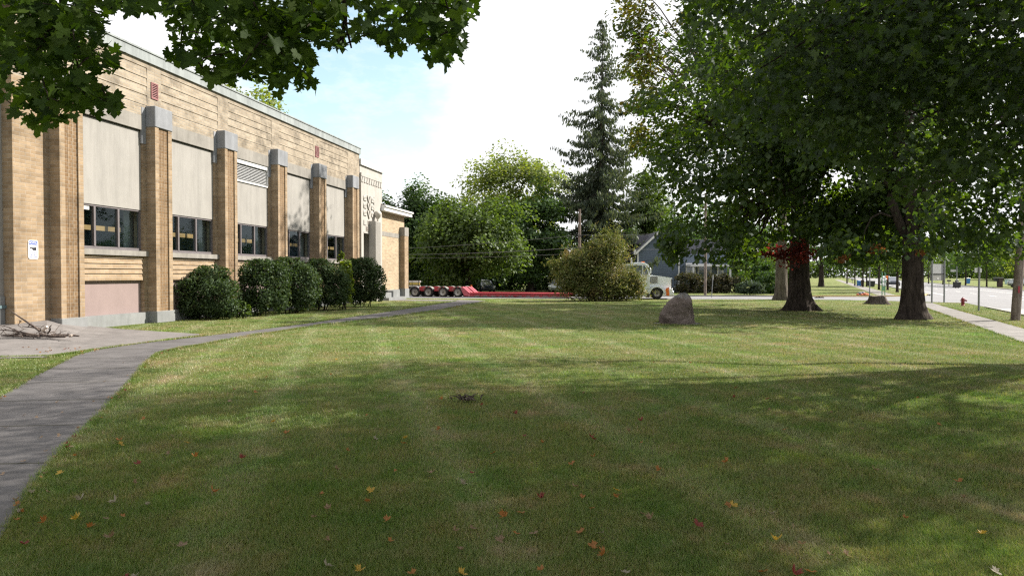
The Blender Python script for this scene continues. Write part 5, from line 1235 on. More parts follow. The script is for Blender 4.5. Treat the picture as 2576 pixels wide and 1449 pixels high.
m = MB(); m.prism([(TX(1590), TZ(665)), (TX(1629), TZ(668)), (TX(1634), TZ(671)), (TX(1632), TZ(665.5)), (TX(1622), TZ(660.5)), (TX(1608), TZ(659.5)), (TX(1590), TZ(661))], 0.2, TW_ - 0.2, 'y'); vis = m.build('roof_visor', MAT['truck_white'], tk)
m = MB()
for q in (0.4, 0.8, 1.2, 1.6, 2.0): m.box(TX(1617), TX(1622), q - 0.06, q + 0.06, TZ(660.5), TZ(657.8), bev=0.02)
m.build('marker_lamp', MAT['orange_flag'], vis)
hood = [(TX(1634), TZ(736)), (TX(1634), TZ(693.5)), (TX(1640), TZ(692)), (TX(1660), TZ(694.5)), (TX(1684), TZ(698)), (TX(1688), TZ(700)), (TX(1688.5), TZ(728)), (TX(1685), TZ(733))]
m = MB(); m.prism(hood, 0.30, TW_ - 0.30, 'y'); ho = m.build('hood', MAT['truck_white'], tk)
m = MB(); zq = [TZ(712) + i*(TZ(697) - TZ(712))/7 for i in range(7)]
for z in zq: m.box(TX(1637), TX(1654), 0.275, 0.298, z, z + (TZ(697)-TZ(712))/14)
m.build('hood_vent', MAT['alu'], ho)
m = MB(); m.box(TX(1636.5), TX(1654.5), 0.285, 0.299, TZ(713), TZ(696)); m.build('vent_backing', MAT['hub'], ho)
m = MB(); m.box(TX(1688.5), TX(1690.5), 0.45, TW_ - 0.45, TZ(728), TZ(702)); m.build('grille', MAT['hub'], tk)
m = MB(); m.box(TX(1690.5), TX(1691.2), 0.42, TW_ - 0.42, TZ(729), TZ(726)); m.box(TX(1686), TX(1691.5), 0.42, TW_ - 0.42, TZ(702), TZ(699)); m.build('grille_trim', MAT['chrome'], tk)
# mudguard over each front wheel: an arch band, open below
def arch(y0, y1):
    m = MB(); NA = 18; ro, ri = TX(1652.6 + 19.5), TX(1652.6 + 16.6); cz = TZ(739.5)
    o = [(ro*1.06*math.cos(math.pi*k/NA), cz + ro*0.98*math.sin(math.pi*k/NA)) for k in range(NA+1)]; i_ = [(ri*math.cos(math.pi*k/NA), cz + ri*math.sin(math.pi*k/NA)) for k in range(NA+1)]
    o[0] = (TX(1686), TZ(733)); 
    pol = o + list(reversed(i_))
    for k in range(NA): m.prism([o[k], o[k+1], i_[k+1], i_[k]], y0, y1, 'y')
    m.prism([(TX(1672), TZ(727)), (TX(1672), TZ(741)), (TX(1676), TZ(741)), (TX(1692), TZ(732)), (TX(1689), TZ(727))], y0, y1, 'y'); return m.build('mudguard', MAT['truck_white'], tk)
arch(0.0, 0.55); arch(TW_ - 0.55, TW_)
for y0, y1 in ((0.262, 0.296), (TW_ - 0.296, TW_ - 0.262)):
    m = MB(); ri = TX(1652.6 + 16.8); m.prism([(ri*math.cos(a), TZ(739.5) + ri*math.sin(a)) for a in np.linspace(0, math.pi, 16)] + [(-ri, 0.45), (ri, 0.45)], y0, y1, 'y'); m.build('wheel_well', MAT['dark'], tk)
m = MB(); m.box(TX(1674), TX(1694), 0.02, TW_ - 0.02, TZ(743), TZ(732), bev=0.04); m.build('bumper', MAT['chrome'], tk)
for y_ in (0.06, TW_ - 0.30): m = MB(); m.box(TX(1684), TX(1691.5), y_, y_ + 0.24, TZ(731.5), TZ(726), bev=0.04); m.build('headlight', MAT['lamp'], tk)
wr = 14.2/k30*1.04
for xx, tw2 in ((0, 0), (TX(1652.6 - 118), 1), (TX(1652.6 - 158), 1)):
    wheel_tree('wheel', tk, (xx, 0.20, wr), wr, 0.32 if not tw2 else 0.55, wr*0.56); wheel_tree('wheel', tk, (xx, TW_ - 0.20, wr), wr, 0.32 if not tw2 else 0.55, wr*0.56, 1)
m = MB(); m.box(TX(1470), TX(1634), 0.75, 1.0, 0.62, 0.86); m.box(TX(1470), TX(1634), TW_ - 1.0, TW_ - 0.75, 0.62, 0.86); m.box(TX(1480), TX(1520), 0.7, TW_ - 0.7, 0.9, 1.06); m.build('chassis', MAT['hub'], tk)
Mt = Matrix.Translation((TX(1585), 0.42, 0.62)) @ Matrix.Rotation(R(90), 4, 'Y'); m = MB(); m.lathe([(0.0, -0.75), (0.28, -0.74), (0.30, -0.7), (0.30, 0.7), (0.28, 0.74), (0, 0.75)], 18, Mt); m.build('fuel_tank', MAT['chrome'], tk, uv=False)
m = MB(); m.tube([(TX(1589), 0.35, 0.9), (TX(1589), 0.35, TZ(668)), (TX(1589), 0.35, TZ(652)), (TX(1587.5), 0.35, TZ(649))], 0.085, 10); m.build('exhaust_stack', MAT['chrome'], tk, uv=False)
m = MB(); m.tube([(TX(1634), 0.1, TZ(694)), (TX(1636), -0.18, TZ(690)), (TX(1636), -0.18, TZ(674)), (TX(1630), 0.1, TZ(672))], 0.015, 5); m.box(TX(1634.5), TX(1637.5), -0.26, -0.10, TZ(689), TZ(676), bev=0.02); m.build('wing_mirror', MAT['truck_white'], tk, uv=False)
m = MB(); m.box(TX(1626), TX(1634), 0.08, 0.4, TZ(749), TZ(737)); m.box(TX(1600), TX(1632), 0.10, 0.4, TZ(744), TZ(742.5)); m.build('step', MAT['hub'], tk)
tkw = tk.matrix_basis
fl = tkw @ Vector((TX(1676), -0.02, TZ(741))); fe = empty('warning_flag', fl, R(-7), 'bright orange warning flag hanging on the bumper of the white lorry', 'flag')
m = MB(); vs = [];
for i in range(6):
    for j in range(4): vs.append((TX(1652.6 + (j - 0.5)*2.6) + 0.03*math.sin(i*1.3), -0.02 + 0.03*math.sin(j*2 + i), i*0.115 - 0.06 + 0.03*j - 0.05*j*(5-i)/5))
m.add(vs, [[i*4+j, i*4+j+1, (i+1)*4+j+1, (i+1)*4+j] for i in range(5) for j in range(3)], 0, True); m.build('cloth', MAT['orange_flag'], fe, uv=False)

# ---------------- red lowboy trailer
za, zb = 60.2, 57.4
tA_ = Vector(((1150.6 - CX)/F*za, za, 0)); tB_ = Vector(((1440 - CX)/F*zb, zb, 0)); dT = (tB_ - tA_).normalized(); trz = math.atan2(dT.y, dT.x)
tr = empty('lowboy_trailer', tA_, trz, 'long red low loader trailer with four axles parked across the far street', 'trailer')
kt = F/za; Ld = (tB_ - tA_).length
def RX(px): return (px - 1150.6)/(1440 - 1150.6)*Ld
def RZ(py, px=1150): return (748.8 - py)/kt
wd = 2.5
m = MB(); m.box(RX(1178), RX(1432), 0.03, wd - 0.03, 0.10, 0.40); m.box(RX(1178), RX(1440), 0, wd, 0.34, 0.42)
m.build('deck', MAT['red'], tr)
m = MB()
for i in range(13):
    x = RX(1190 + i*19.5); m.box(x - 0.03, x + 0.03, -0.03, 0.03, 0.10, 0.34)
m.box(RX(1184), RX(1432), -0.012, 0.028, 0.30, 0.335)
m.build('deck_side', MAT['red'], tr)
for i in range(11): x = RX(1202 + i*21.5); m = MB(); m.box(x - 0.22, x + 0.22, -0.02, 0.025, 0.13, 0.18); m.build('reflector_strip', MAT['board_back'], tr)
m = MB()
for y0, y1 in ((0.02, 0.42), (0.62, 1.0), (wd - 1.0, wd - 0.62), (wd - 0.42, wd - 0.02)): m.prism([(RX(1157), RZ(722.5)), (RX(1164), RZ(722.5)), (RX(1183), RZ(738)), (RX(1183), RZ(745)), (RX(1168), RZ(745))], y0, y1, 'y')
m.build('loading_ramp', MAT['pinkred'], tr)
m = MB(); m.box(RX(1028), RX(1160), 0.75, 1.0, 0.50, RZ(723.5)); m.box(RX(1028), RX(1160), wd - 1.0, wd - 0.75, 0.50, RZ(723.5)); m.box(RX(1040), RX(1162), 0.7, wd - 0.7, RZ(727), RZ(725))
for i, px in enumerate((1048, 1089, 1128)):
    m.prism([(RX(px), RZ(733)), (RX(px + 12), RZ(733)), (RX(px + 18), RZ(723.5)), (RX(px - 1), RZ(723.5))], 0.05, 0.75, 'y'); m.prism([(RX(px), RZ(733)), (RX(px + 12), RZ(733)), (RX(px + 18), RZ(723.5)), (RX(px - 1), RZ(723.5))], wd - 0.75, wd - 0.05, 'y')
m.build('rear_frame', MAT['red'], tr)
for px in (1035.6, 1071.8, 1111.2, 1150.6):
    m = MB(); NA = 12; r1, r0 = 0.53, 0.49; cz = 0.44
    for y0 in (0.0, wd - 0.5):
        for k in range(1, NA):
            a0, a1 = math.pi*(0.12 + 0.76*(k-1)/(NA-1)), math.pi*(0.12 + 0.76*k/(NA-1))
            m.prism([(RX(px) + r1*math.cos(a0), cz + r1*math.sin(a0)), (RX(px) + r1*math.cos(a1), cz + r1*math.sin(a1)), (RX(px) + r0*math.cos(a1), cz + r0*math.sin(a1)), (RX(px) + r0*math.cos(a0), cz + r0*math.sin(a0))], y0, y0 + 0.5, 'y')
    m.build('mudguard', MAT['board_back'] if px != 1035.6 else MAT['post'], tr)
    wheel_tree('wheel', tr, (RX(px), 0.26, 0.43), 0.43, 0.48, 0.285); wheel_tree('wheel', tr, (RX(px), wd - 0.26, 0.43), 0.43, 0.48, 0.285, 1)
m = MB(); m.prism([(RX(1432), 0.12), (RX(1452), 0.12), (RX(1470), 1.05), (RX(1500), 1.15), (RX(1500), 1.35), (RX(1460), 1.30), (RX(1440), 0.42), (RX(1432), 0.42)], 0.8, wd - 0.8, 'y'); m.build('gooseneck', MAT['red'], tr)
m = MB(); m.tube([(RX(1444), 0.5, 0.22), (RX(1452), 0.5, 0.24)], 0.12, 10); m.build('coupling_lamp', MAT['lamp'], tr, uv=False)
wpt = tr.matrix_basis @ Vector((RX(1039), 0.5, RZ(723.5) + 0.0))
cr = empty('slatted_crate', wpt, trz, 'white and yellow slatted rack standing on the rear of the red trailer', 'rack')
m = MB(); 
for i, (z, h_) in enumerate(((0.02, 0.13), (0.40, 0.17))): m.box(-0.9, 0.25, 0, 0.06, z, z + h_)
m.build('white_slat', MAT['white'], cr); m = MB(); m.box(-0.85, 0.16, 0.0, 0.05, 0.19, 0.38); m.build('yellow_slat', m_plain('crate_yellow', (0.55, 0.45, 0.12), 0.6), cr)
m = MB(); m.box(0.02, 0.05, -0.02, 0.08, 0, 0.6); m.box(-0.6, -0.57, -0.02, 0.08, 0, 0.6); m.build('upright', MAT['dark'], cr)
cg = ground(1186, 742.5); cn = empty('marker_post', (cg.x, cg.y, 0), 0, 'orange and white marker post left of the dark parked car', 'post')
m = MB(); m.lathe([(0.22, 0), (0.20, 0.08), (0.10, 0.10), (0.085, 0.55)], 12); m.build('post_base', MAT['white'], cn, uv=False)
m = MB(); m.lathe([(0.088, 0.55), (0.075, 0.98), (0.0, 1.0)], 12); m.build('post_top', MAT['orange_flag'], cn, uv=False)

# ---------------- cars (parked, seen from in front)
def car(label, loc, rz, paint, scale=1.0):
    root = empty('parked_car', loc, rz, label, 'car')
    W2 = 0.86*scale
    secs = [  # y (front = -), half width, z low, z shoulder, z top, half width at top
        (-2.10, 0.62, 0.35, 0.62, 0.66, 0.50), (-2.0, 0.78, 0.24, 0.72, 0.78, 0.60), (-1.55, 0.86, 0.22, 0.80, 0.90, 0.66), (-0.95, 0.87, 0.22, 0.90, 1.02, 0.68), (-0.25, 0.87, 0.22, 0.94, 1.40, 0.60), (0.45, 0.87, 0.22, 0.96, 1.47, 0.58), (1.25, 0.87, 0.22, 0.98, 1.40, 0.56), (1.85, 0.85, 0.26, 0.98, 1.05, 0.62), (2.05, 0.74, 0.34, 0.90, 0.94, 0.58)]
    vs = []; fs = []
    for y, hw, z0, zs_, zt_, ht in secs:
        for x, z in ((-hw*0.92, z0), (-hw, (z0+zs_)/2), (-hw*0.97, zs_), (-ht, zt_ - 0.04), (-ht*0.7, zt_), (ht*0.7, zt_), (ht, zt_ - 0.04), (hw*0.97, zs_), (hw, (z0+zs_)/2), (hw*0.92, z0)): vs.append((x*scale, y*scale, z*scale))
    k = 10
    for i in range(len(secs)-1):
        for j in range(k): j2 = (j+1) % k; fs.append([i*k+j, (i+1)*k+j, (i+1)*k+j2, i*k+j2])
    fs.append(list(range(k))); fs.append([(len(secs)-1)*k + j for j in reversed(range(k))])
    b = MB().add(vs, fs, 0, True).build('body', paint, root, uv=False)
    s_ = scale
    m = MB(); m.add([(-0.64*s_, -0.90*s_, 1.045*s_), (0.64*s_, -0.90*s_, 1.045*s_), (0.56*s_, -0.28*s_, 1.375*s_), (-0.56*s_, -0.28*s_, 1.375*s_)], [[0, 1, 2, 3]]); m.build('windscreen', MAT['car_glass'], root)
    for sg2 in (-1, 1):
        m = MB(); m.add([(sg2*0.80*s_, -0.75*s_, 0.99*s_), (sg2*0.80*s_, 1.5*s_, 1.02*s_), (sg2*0.63*s_, 1.15*s_, 1.34*s_), (sg2*0.655*s_, -0.2*s_, 1.33*s_)], [[0, 1, 2, 3]]); m.build('side_window', MAT['car_glass'], root)
        m = MB(); m.box(sg2*0.64*s_ - 0.16*s_, sg2*0.64*s_ + 0.16*s_, -2.08*s_, -1.9*s_, 0.62*s_, 0.77*s_, bev=0.05*s_); m.build('headlight', MAT['lamp'], root)
        m = MB(); m.box(sg2*0.96*s_ - 0.09*s_, sg2*0.96*s_ + 0.09*s_, -0.72*s_, -0.6*s_, 0.95*s_, 1.08*s_, bev=0.03*s_); m.build('wing_mirror', paint, root)
        for y in (-1.35, 1.3):
            t = MB(); M = Matrix.Translation((sg2*0.78*s_, y*s_, 0.32*s_)) @ Matrix.Rotation(R(90), 4, 'Y'); t.lathe([(0.2*s_, -0.1*s_), (0.32*s_, -0.1*s_), (0.32*s_, 0.1*s_), (0.2*s_, 0.1*s_)], 18, M); wv = t.build('wheel', MAT['tyre'], root, uv=False)
            t = MB(); t.lathe([(0.2*s_, -0.09*s_), (0.2*s_, 0.09*s_), (0, 0.09*s_)], 14, M); t.build('rim', MAT['rim'], wv, uv=False)
    m = MB(); m.box(-0.45*s_, 0.45*s_, -2.115*s_, -2.0*s_, 0.36*s_, 0.52*s_, bev=0.03*s_); m.build('grille', MAT['dark'], root)
    return root
navy = m_plain('car_navy', (0.022, 0.028, 0.055), 0.22, 0.1, 2, spec=0.7, coat=0.8); silver = m_plain('car_silver', (0.40, 0.42, 0.44), 0.3, 0.05, 2, metal=0.5, coat=0.5)
white_car = m_plain('car_white', (0.75, 0.75, 0.76), 0.3, 0.03, 2, coat=0.5)
def gp_(px, py): g = ground(px, py); return Vector((g.x, g.y, 0))
car('dark navy car parked on the grass facing the trailer deck', gp_(1221, 736), R(12), navy, 0.98)
car('silver car half hidden behind the left side of the tan bush', gp_(1404, 734.5), R(-14), silver, 1.0)
car('white car stopped on the street beyond the black bins', uv(172, 11.2), R(-25) + 0.0, white_car, 1.15)
car('black car on the street behind the grey trunks', uv(140, 10.2), R(-25), navy, 1.1)
car('grey car in the drive across the street at the right edge', gp_(2575, 723), R(60), silver, 1.0)

# ---------------- blue clapboard house
hzD = 78.0
def HX(px): return (px - CX)/F*hzD
def HZ(py): return CAMZ + (HY - py)/F*hzD
hs = empty('clapboard_house', (HX(1700), hzD, 0), 0, 'slate blue clapboard house with a white trimmed gable, behind the lorry', 'house')
ox = HX(1700)
n = N('clapboard'); v = n.coord('Object'); sx_ = n.n('SeparateXYZ'); n.l(v, sx_.inputs[0])
fr_ = n.math('FRACT', n.math('DIVIDE', sx_.outputs['Z'], 0.26))
c = n.mix((0.085, 0.112, 0.158), (0.120, 0.152, 0.205), n.noise(v, 0.8, 5)); c = n.mix(c, (0.035, 0.045, 0.065), n.ramp(fr_, [(0.0, 1.0), (0.16, 0.0)]))
clap = n.done(c, 0.75, n.bump(fr_, 0.8, 0.03))
rslate = m_stone('roof_slate', (0.15, 0.15, 0.175), 0.2, 0.1, 3)
wl, wr_, apx = HX(1604) - ox, HX(1708) - ox, HX(1656) - ox; eave, apz = HZ(630), HZ(582)
m = MB(); m.prism([(wl, 0), (wr_, 0), (wr_, eave), (apx, apz - 0.15), (wl, eave)], 0, 9, 'y'); m.box(wr_ + 0.01, HX(1832) - ox, 0.4, 9, 0, HZ(640)); m.build('wall', clap, hs)
m = MB(); ov_ = 0.35
for sgn, xe in ((-1, wl - 0.3), (1, wr_ + 0.3)):
    ze = eave - 0.3*(apz - eave)/(apx - wl)
    m.add([(xe, -ov_, ze), (apx, -ov_, apz), (apx, 9.3, apz), (xe, 9.3, ze), (xe, -ov_, ze - 0.12), (apx, -ov_, apz - 0.12), (apx, 9.3, apz - 0.12), (xe, 9.3, ze - 0.12)], [[0, 1, 2, 3], [4, 7, 6, 5], [0, 3, 7, 4]])
m.prism([(wr_ + 0.31, HZ(640) - 0.02), (HX(1850) - ox, HZ(640) - 0.02), (HX(1838) - ox, HZ(600)), (wr_ + 0.31, HZ(600))], 2.5, 6, 'y')
m.build('roof', rslate, hs)
m = MB()
for sgn, xe in ((-1, wl - 0.3), (1, wr_ + 0.3)):
    ze = eave - 0.3*(apz - eave)/(apx - wl); m.add([(xe, -ov_ - 0.03, ze - 0.26), (xe, -ov_ - 0.03, ze + 0.02), (apx, -ov_ - 0.03, apz + 0.02), (apx, -ov_ - 0.03, apz - 0.26)], [[0, 1, 2, 3]] if sgn > 0 else [[3, 2, 1, 0]])
m.box(wl - 0.06, wl + 0.10, -0.04, 0.02, 0, eave - 0.1); m.box(wr_ - 0.10, wr_ + 0.06, -0.04, 0.02, 0, eave - 0.1); m.box(wl - 0.45, wl - 0.25, -0.3, 0.3, eave - 0.5, eave + 0.1)
m.build('trim', MAT['white'], hs)
m = MB(); m.box(HX(1560) - ox, wl - 0.02, 3.5, 9, 0, HZ(612)); m.build('side_wing', m_plain('wing_shade', (0.055, 0.06, 0.085), 0.8), hs)  # the shade on this wing is put into its dark wall colour
m = MB(); m.prism([(HX(1600) - ox, HZ(611)), (HX(1648) - ox, HZ(611)), (HX(1645) - ox, HZ(588)), (HX(1601) - ox, HZ(588))], 3.2, 8.6, 'y'); m.box(HX(1556) - ox, wl + 0.2, 3.2, 9.2, HZ(612), HZ(609.5)); ch_ = m.build('upper_roof', rslate, hs)
for (x0, x1, y1, y0) in ((1727, 1752, 662, 700), (1757, 1792, 664, 702), (1806, 1822, 662, 700)):
    m = MB(); a, b, zc0, zc1 = HX(x0) - ox, HX(x1) - ox, HZ(y0), HZ(y1); yy = 0.4 if x0 > 1708 else 0.0
    for q in ((a, a + 0.12, zc0, zc1), (b - 0.12, b, zc0, zc1), (a + 0.12, b - 0.12, zc0, zc0 + 0.12), (a + 0.12, b - 0.12, zc1 - 0.12, zc1), (a + 0.12, b - 0.12, (zc0+zc1)/2 - 0.03, (zc0+zc1)/2 + 0.03)): m.box(q[0], q[1], yy - 0.07, yy - 0.003, q[2], q[3])
    w_o = m.build('window', MAT['white'], hs); m = MB(); m.box(a + 0.1, b - 0.1, yy - 0.03, yy - 0.004, zc0 + 0.1, zc1 - 0.1); m.build('pane', MAT['car_glass'], w_o)
m = MB(); m.box(HX(1735) - ox - 0.1, HX(1735) - ox + 0.1, -1.6, -1.4, 0, 2.9); m.box(HX(1727) - ox, HX(1829) - ox, -1.7, 0.4, 2.9, 3.1); m.box(HX(1826) - ox - 0.1, HX(1826) - ox + 0.1, -1.6, -1.4, 0, 2.9); m.build('porch', MAT['white'], hs)
# white block far behind at the left rear of the gap under the trees is left dark

# ---------------- poles, posts, signs, wires
def pole(name, label, g, h, r0, r1, mat, lean=(0, 0), group=None, cat='pole', part='shaft'):
    root = empty(name, (g.x, g.y, 0), 0, label, cat, group); m = MB(); m.tube([(0, 0, -0.05), (lean[0]*0.5, lean[1]*0.5, h*0.5), (lean[0], lean[1], h)], [r0, (r0+r1)/2, r1], 12); m.build(part, mat, root, uv=False); return root
g1 = Vector(((1458 - CX)/F*63.5, 63.5, 0)); h1 = CAMZ + (HY - 527)/F*63.5
p1 = pole('utility_pole', 'weathered wooden utility pole rising behind the tan bush', g1, h1, 0.15, 0.11, MAT['pole_wood'])
m = MB(); 
for dz in (2.45, 3.6): m.box(-0.16, 0.16, -0.16, 0.16, h1 - dz - 0.08, h1 - dz + 0.08)
m.build('wire_bracket', MAT['hub'], p1)
g2 = ground(1774, 745.5); p2 = pole('utility_pole', 'wooden pole disappearing up into the maple boughs, before the hedge', g2, 9.5, 0.135, 0.11, MAT['pole_wood'])
g3 = ground(2554, 805.5); p3 = pole('utility_pole', 'thick leaning wooden utility pole on the verge by the street', g3, 9.0, 0.185, 0.14, MAT['pole_wood'], lean=(0.62, 0.1))
m = MB(); m.box(-0.04, 0.04, -0.2, -0.185, 1.2, 1.5); m.build('pole_tag', MAT['red'], p3)
def cable(name, label, a, b, sag, r, group=None):
    m = MB(); pts = []
    for i in range(15): t = i/14; p = a.lerp(b, t); p.z -= 4*sag*t*(1-t); pts.append(p)
    m.tube(pts, r, 5); o = m.build(name, wire, None, uv=False); return tag(o, label, 'cable', group)
wire = m_plain('wire', (0.16, 0.16, 0.17), 0.5)
top1 = g1 + Vector((0, -0.17, h1))
cable('overhead_cable', 'thick overhead cable low on the utility pole, crossing before the trees', at(860, 640, 66), top1 - Vector((0, 0, 3.55)), 0.25, 0.017)
cable('overhead_cable', 'thick overhead cable from the utility pole towards the blue house', top1 - Vector((0, 0, 3.55)), at(1800, 622, 62), 0.2, 0.017)
cable('overhead_cable', 'thin upper overhead cable left of the utility pole', at(860, 632, 66), top1 - Vector((0, 0, 2.4)), 0.2, 0.012)
cable('overhead_cable', 'thin upper overhead cable right of the utility pole', top1 - Vector((0, 0, 2.4)), at(1800, 577, 62), 0.2, 0.012)
cable('overhead_cable', 'thin lower overhead cable under the thick one', at(860, 648, 66), top1 - Vector((0, 0, 4.1)), 0.2, 0.010)

g = ground(1790, 748.5); r_ = pole('sign_post', 'thin grey metal post right of the wooden pole, before the hedge', g, CAMZ + (HY - 691.5)/F*g.y, 0.035, 0.035, MAT['post'], lean=(0.12, 0), cat='post')
m = MB(); m.box(0.09, 0.15, -0.05, -0.03, 1.55, 1.95); m.build('marker_plate', MAT['white'], r_)
g = ground(2187.5, 750); pole('sign_post', 'thin grey metal post just left of the stump', g, CAMZ + (HY - 672)/F*g.y, 0.045, 0.04, MAT['post'], cat='post')
# two-post board seen from the back
ga, gb = ground(2344, 762.5), ground(2375, 760.8)
bd = empty('sign_board', ((ga.x+gb.x)/2, (ga.y+gb.y)/2, 0), math.atan2(gb.y - ga.y, gb.x - ga.x), 'large grey sign board seen from behind on two metal posts by the corner', 'sign')
hw = (gb - ga).length/2; dB = ga.y; 
def BZ(py): return CAMZ + (HY - py)/F*dB
for sgn in (-1, 1): m = MB(); m.tube([(sgn*hw, 0, -0.05), (sgn*hw, 0, BZ(655))], 0.055, 10); m.build('post', MAT['post'], bd, uv=False)
m = MB(); m.box(-hw - 0.13, hw + 0.10, 0.06, 0.09, BZ(706), BZ(689.5)); m.build('board', MAT['board_back'], bd)
m = MB(); m.box(-hw - 0.05, hw + 0.02, 0.06, 0.09, BZ(688), BZ(664)); m.build('board', m_plain('board_light', (0.27, 0.275, 0.28), 0.5), bd)
m = MB(); m.box(-0.03, 0.14, 0.045, 0.058, BZ(703), BZ(699)); m.build('sticker', MAT['white'], bd)
m = MB(); m.box(-hw - 0.05, hw + 0.05, 0.02, 0.06, BZ(689.3), BZ(688.2)); m.build('rail', MAT['dark'], bd)
g = ground(2462, 782); sp_ = pole('sign_post', 'grey metal sign post on the verge with two small white plates at its top', g, CAMZ + (HY - 672)/F*g.y, 0.05, 0.05, MAT['post'], cat='sign')
d_ = g.y; zt0, zt1 = CAMZ + (HY - 686)/F*d_, CAMZ + (HY - 674)/F*d_
m = MB(); m.box(-0.21, 0.0, 0.055, 0.075, zt0, zt1); m.build('sign_plate', MAT['white'], sp_); m = MB(); m.box(0.03, 0.18, 0.055, 0.075, zt0 + 0.02, zt1 - 0.04); m.build('sign_plate', MAT['white'], sp_)
g = gp_(2407, 721); sp_ = pole('sign_post', 'slim post with a small white street sign behind the black bins across the street', g, CAMZ + (HY - 671)/F*g.y, 0.09, 0.09, MAT['post'], cat='sign'); m = MB(); m.box(-1.0, -0.1, 0.1, 0.13, CAMZ + (HY - 684)/F*g.y, CAMZ + (HY - 678)/F*g.y); m.build('sign_plate', MAT['white'], sp_)
# green posts with tags beside the stump
MAT['green_post'] = m_plain('green_post', (0.13, 0.30, 0.17), 0.5, 0.15, 3)
g = ground(2222, 746.5); gpz = empty('delivery_post', (g.x, g.y, 0), 0, 'pair of green metal posts with white tags behind the stump', 'post')
for dx in (-0.12, 0.14):
    m = MB(); m.box(dx - 0.03, dx + 0.03, -0.03, 0.03, 0, 2.2); m.build('post', MAT['green_post'], gpz)
m = MB(); m.box(-0.09, 0.11, -0.01, 0.01, 0.55, 0.95); m.build('mesh_panel', MAT['green_post'], gpz)
for z in (1.05, 1.66):
    m = MB(); Mx = Matrix.Translation((0.01, -0.035, z)) @ Matrix.Rotation(R(90), 4, 'X'); m.lathe([(0.09, 0), (0.09, 0.01), (0, 0.01)], 14, Mx); m.build('tag', MAT['white'], gpz, uv=False)
rb = empty('orange_ribbon', (g.x + 0.28, g.y - 0.05, 1.62), 0, 'orange ribbon tied to the green posts', 'ribbon'); m = MB(); m.box(-0.10, 0.10, -0.03, 0.03, 0.05, 0.28, bev=0.02); m.tube([(0.02, 0, 0.05), (0.06, 0, -0.1)], [0.04, 0.015], 6); m.build('cloth', MAT['orange_flag'], rb, uv=False)

# ---------------- hydrant
g = ground(2422, 769.5); hy = empty('fire_hydrant', (g.x, g.y, 0), R(-20), 'dark red fire hydrant on the grass verge by the street corner', 'hydrant')
MAT['hyd'] = m_plain('hyd', (0.26, 0.035, 0.05), 0.5, 0.25, 6)
H_ = 22.6/F*g.y; s = H_/0.80
m = MB(); m.lathe([(0.165*s, 0), (0.165*s, 0.05*s), (0.125*s, 0.06*s), (0.125*s, 0.28*s), (0.165*s, 0.29*s), (0.165*s, 0.33*s), (0.128*s, 0.34*s), (0.128*s, 0.56*s), (0.15*s, 0.57*s), (0.15*s, 0.61*s), (0.12*s, 0.67*s), (0.07*s, 0.72*s), (0, 0.735*s)], 20); m.build('barrel', MAT['hyd'], hy, uv=False)
m = MB(); m.lathe([(0.03*s, 0.73*s), (0.03*s, 0.80*s), (0, 0.805*s)], 5); m.build('top_nut', MAT['post'], hy, uv=False)
for ax, rr2, ln in (('+x', 0.085, 0.30), ('-x', 0.05, 0.19), ('-y', 0.05, 0.19)):
    Mx = Matrix.Translation((0, 0, 0.48*s)) @ {'+x': Matrix.Rotation(R(90), 4, 'Y'), '-x': Matrix.Rotation(R(-90), 4, 'Y'), '-y': Matrix.Rotation(R(90), 4, 'X')}[ax]
    m = MB(); m.lathe([(rr2*0.8*s, 0.1*s), (rr2*0.8*s, ln*0.75*s), (rr2*s, ln*0.75*s), (rr2*s, ln*s), (0.02*s, ln*s), (0.02*s, (ln+0.05)*s), (0, (ln+0.05)*s)], 14, Mx); m.build('outlet', MAT['hyd'], hy, uv=False)

# ---------------- bins, letter boxes and other small things along the street
def bin_(label, px, py, wpx, hpx, body, lid, rz=0.0, group=None):
    g = ground(px, py); d = g.y; w, h = wpx/F*d, hpx/F*d; root = empty('wheelie_bin', (g.x, g.y, 0), rz, label, 'bin', group)
    m = MB(); b_ = 0.40*w; t_ = 0.5*w
    m.add([(-b_, -b_, 0.06), (b_, -b_, 0.06), (b_, b_, 0.06), (-b_, b_, 0.06), (-t_, -t_, h*0.88), (t_, -t_, h*0.88), (t_, t_, h*0.88), (-t_, t_, h*0.88)], [[3, 2, 1, 0], [4, 5, 6, 7], [0, 1, 5, 4], [1, 2, 6, 5], [2, 3, 7, 6], [3, 0, 4, 7]]); m.build('bin_body', body, root)
    m = MB(); m.prism([(-t_*1.06, h*0.88), (t_*1.06, h*0.88), (t_*1.06, h*0.92), (t_*0.5, h), (-t_*0.6, h), (-t_*1.06, h*0.93)], -t_*1.06, t_*1.06, 'x'); m.build('lid', lid, root)
    for sgn in (-1, 1): m = MB(); m.lathe([(0.02, -0.04), (0.13*w/0.6, -0.04), (0.13*w/0.6, 0.04), (0.02, 0.04)], 10, Matrix.Translation((sgn*b_, b_*1.1, 0.13*w/0.6)) @ Matrix.Rotation(R(90), 4, 'Y')); m.build('wheel', MAT['tyre'], root, uv=False)
    return root
K_, BP, BL_ = MAT['black_plastic'], MAT['brown_plastic'], MAT['blue_plastic']
bin_('bright blue bin between slim trunks by the pavement', 2162, 720, 9.5, 14, BL_, BL_)
bin_('dark brown bin standing beside the blue bin', 2169.5, 720.5, 6, 16, BP, BP)
bin_('wide black bin behind the thin grey post', 2194, 722, 10, 15.5, K_, K_)
bin_('black bin left of the wide one, partly hidden by the thin grey post', 2185, 720.5, 7, 15, K_, K_)
bin_('black bin with a white lettered lid on the far kerb', 2410, 725, 9.5, 16, K_, K_)
bin_('black bin standing half behind another on the far kerb', 2403, 724, 8, 15, K_, K_)
bin_('small black bin with a pale lid farther back behind the far kerb', 2407, 711.5, 6, 7.5, K_, MAT['white'])
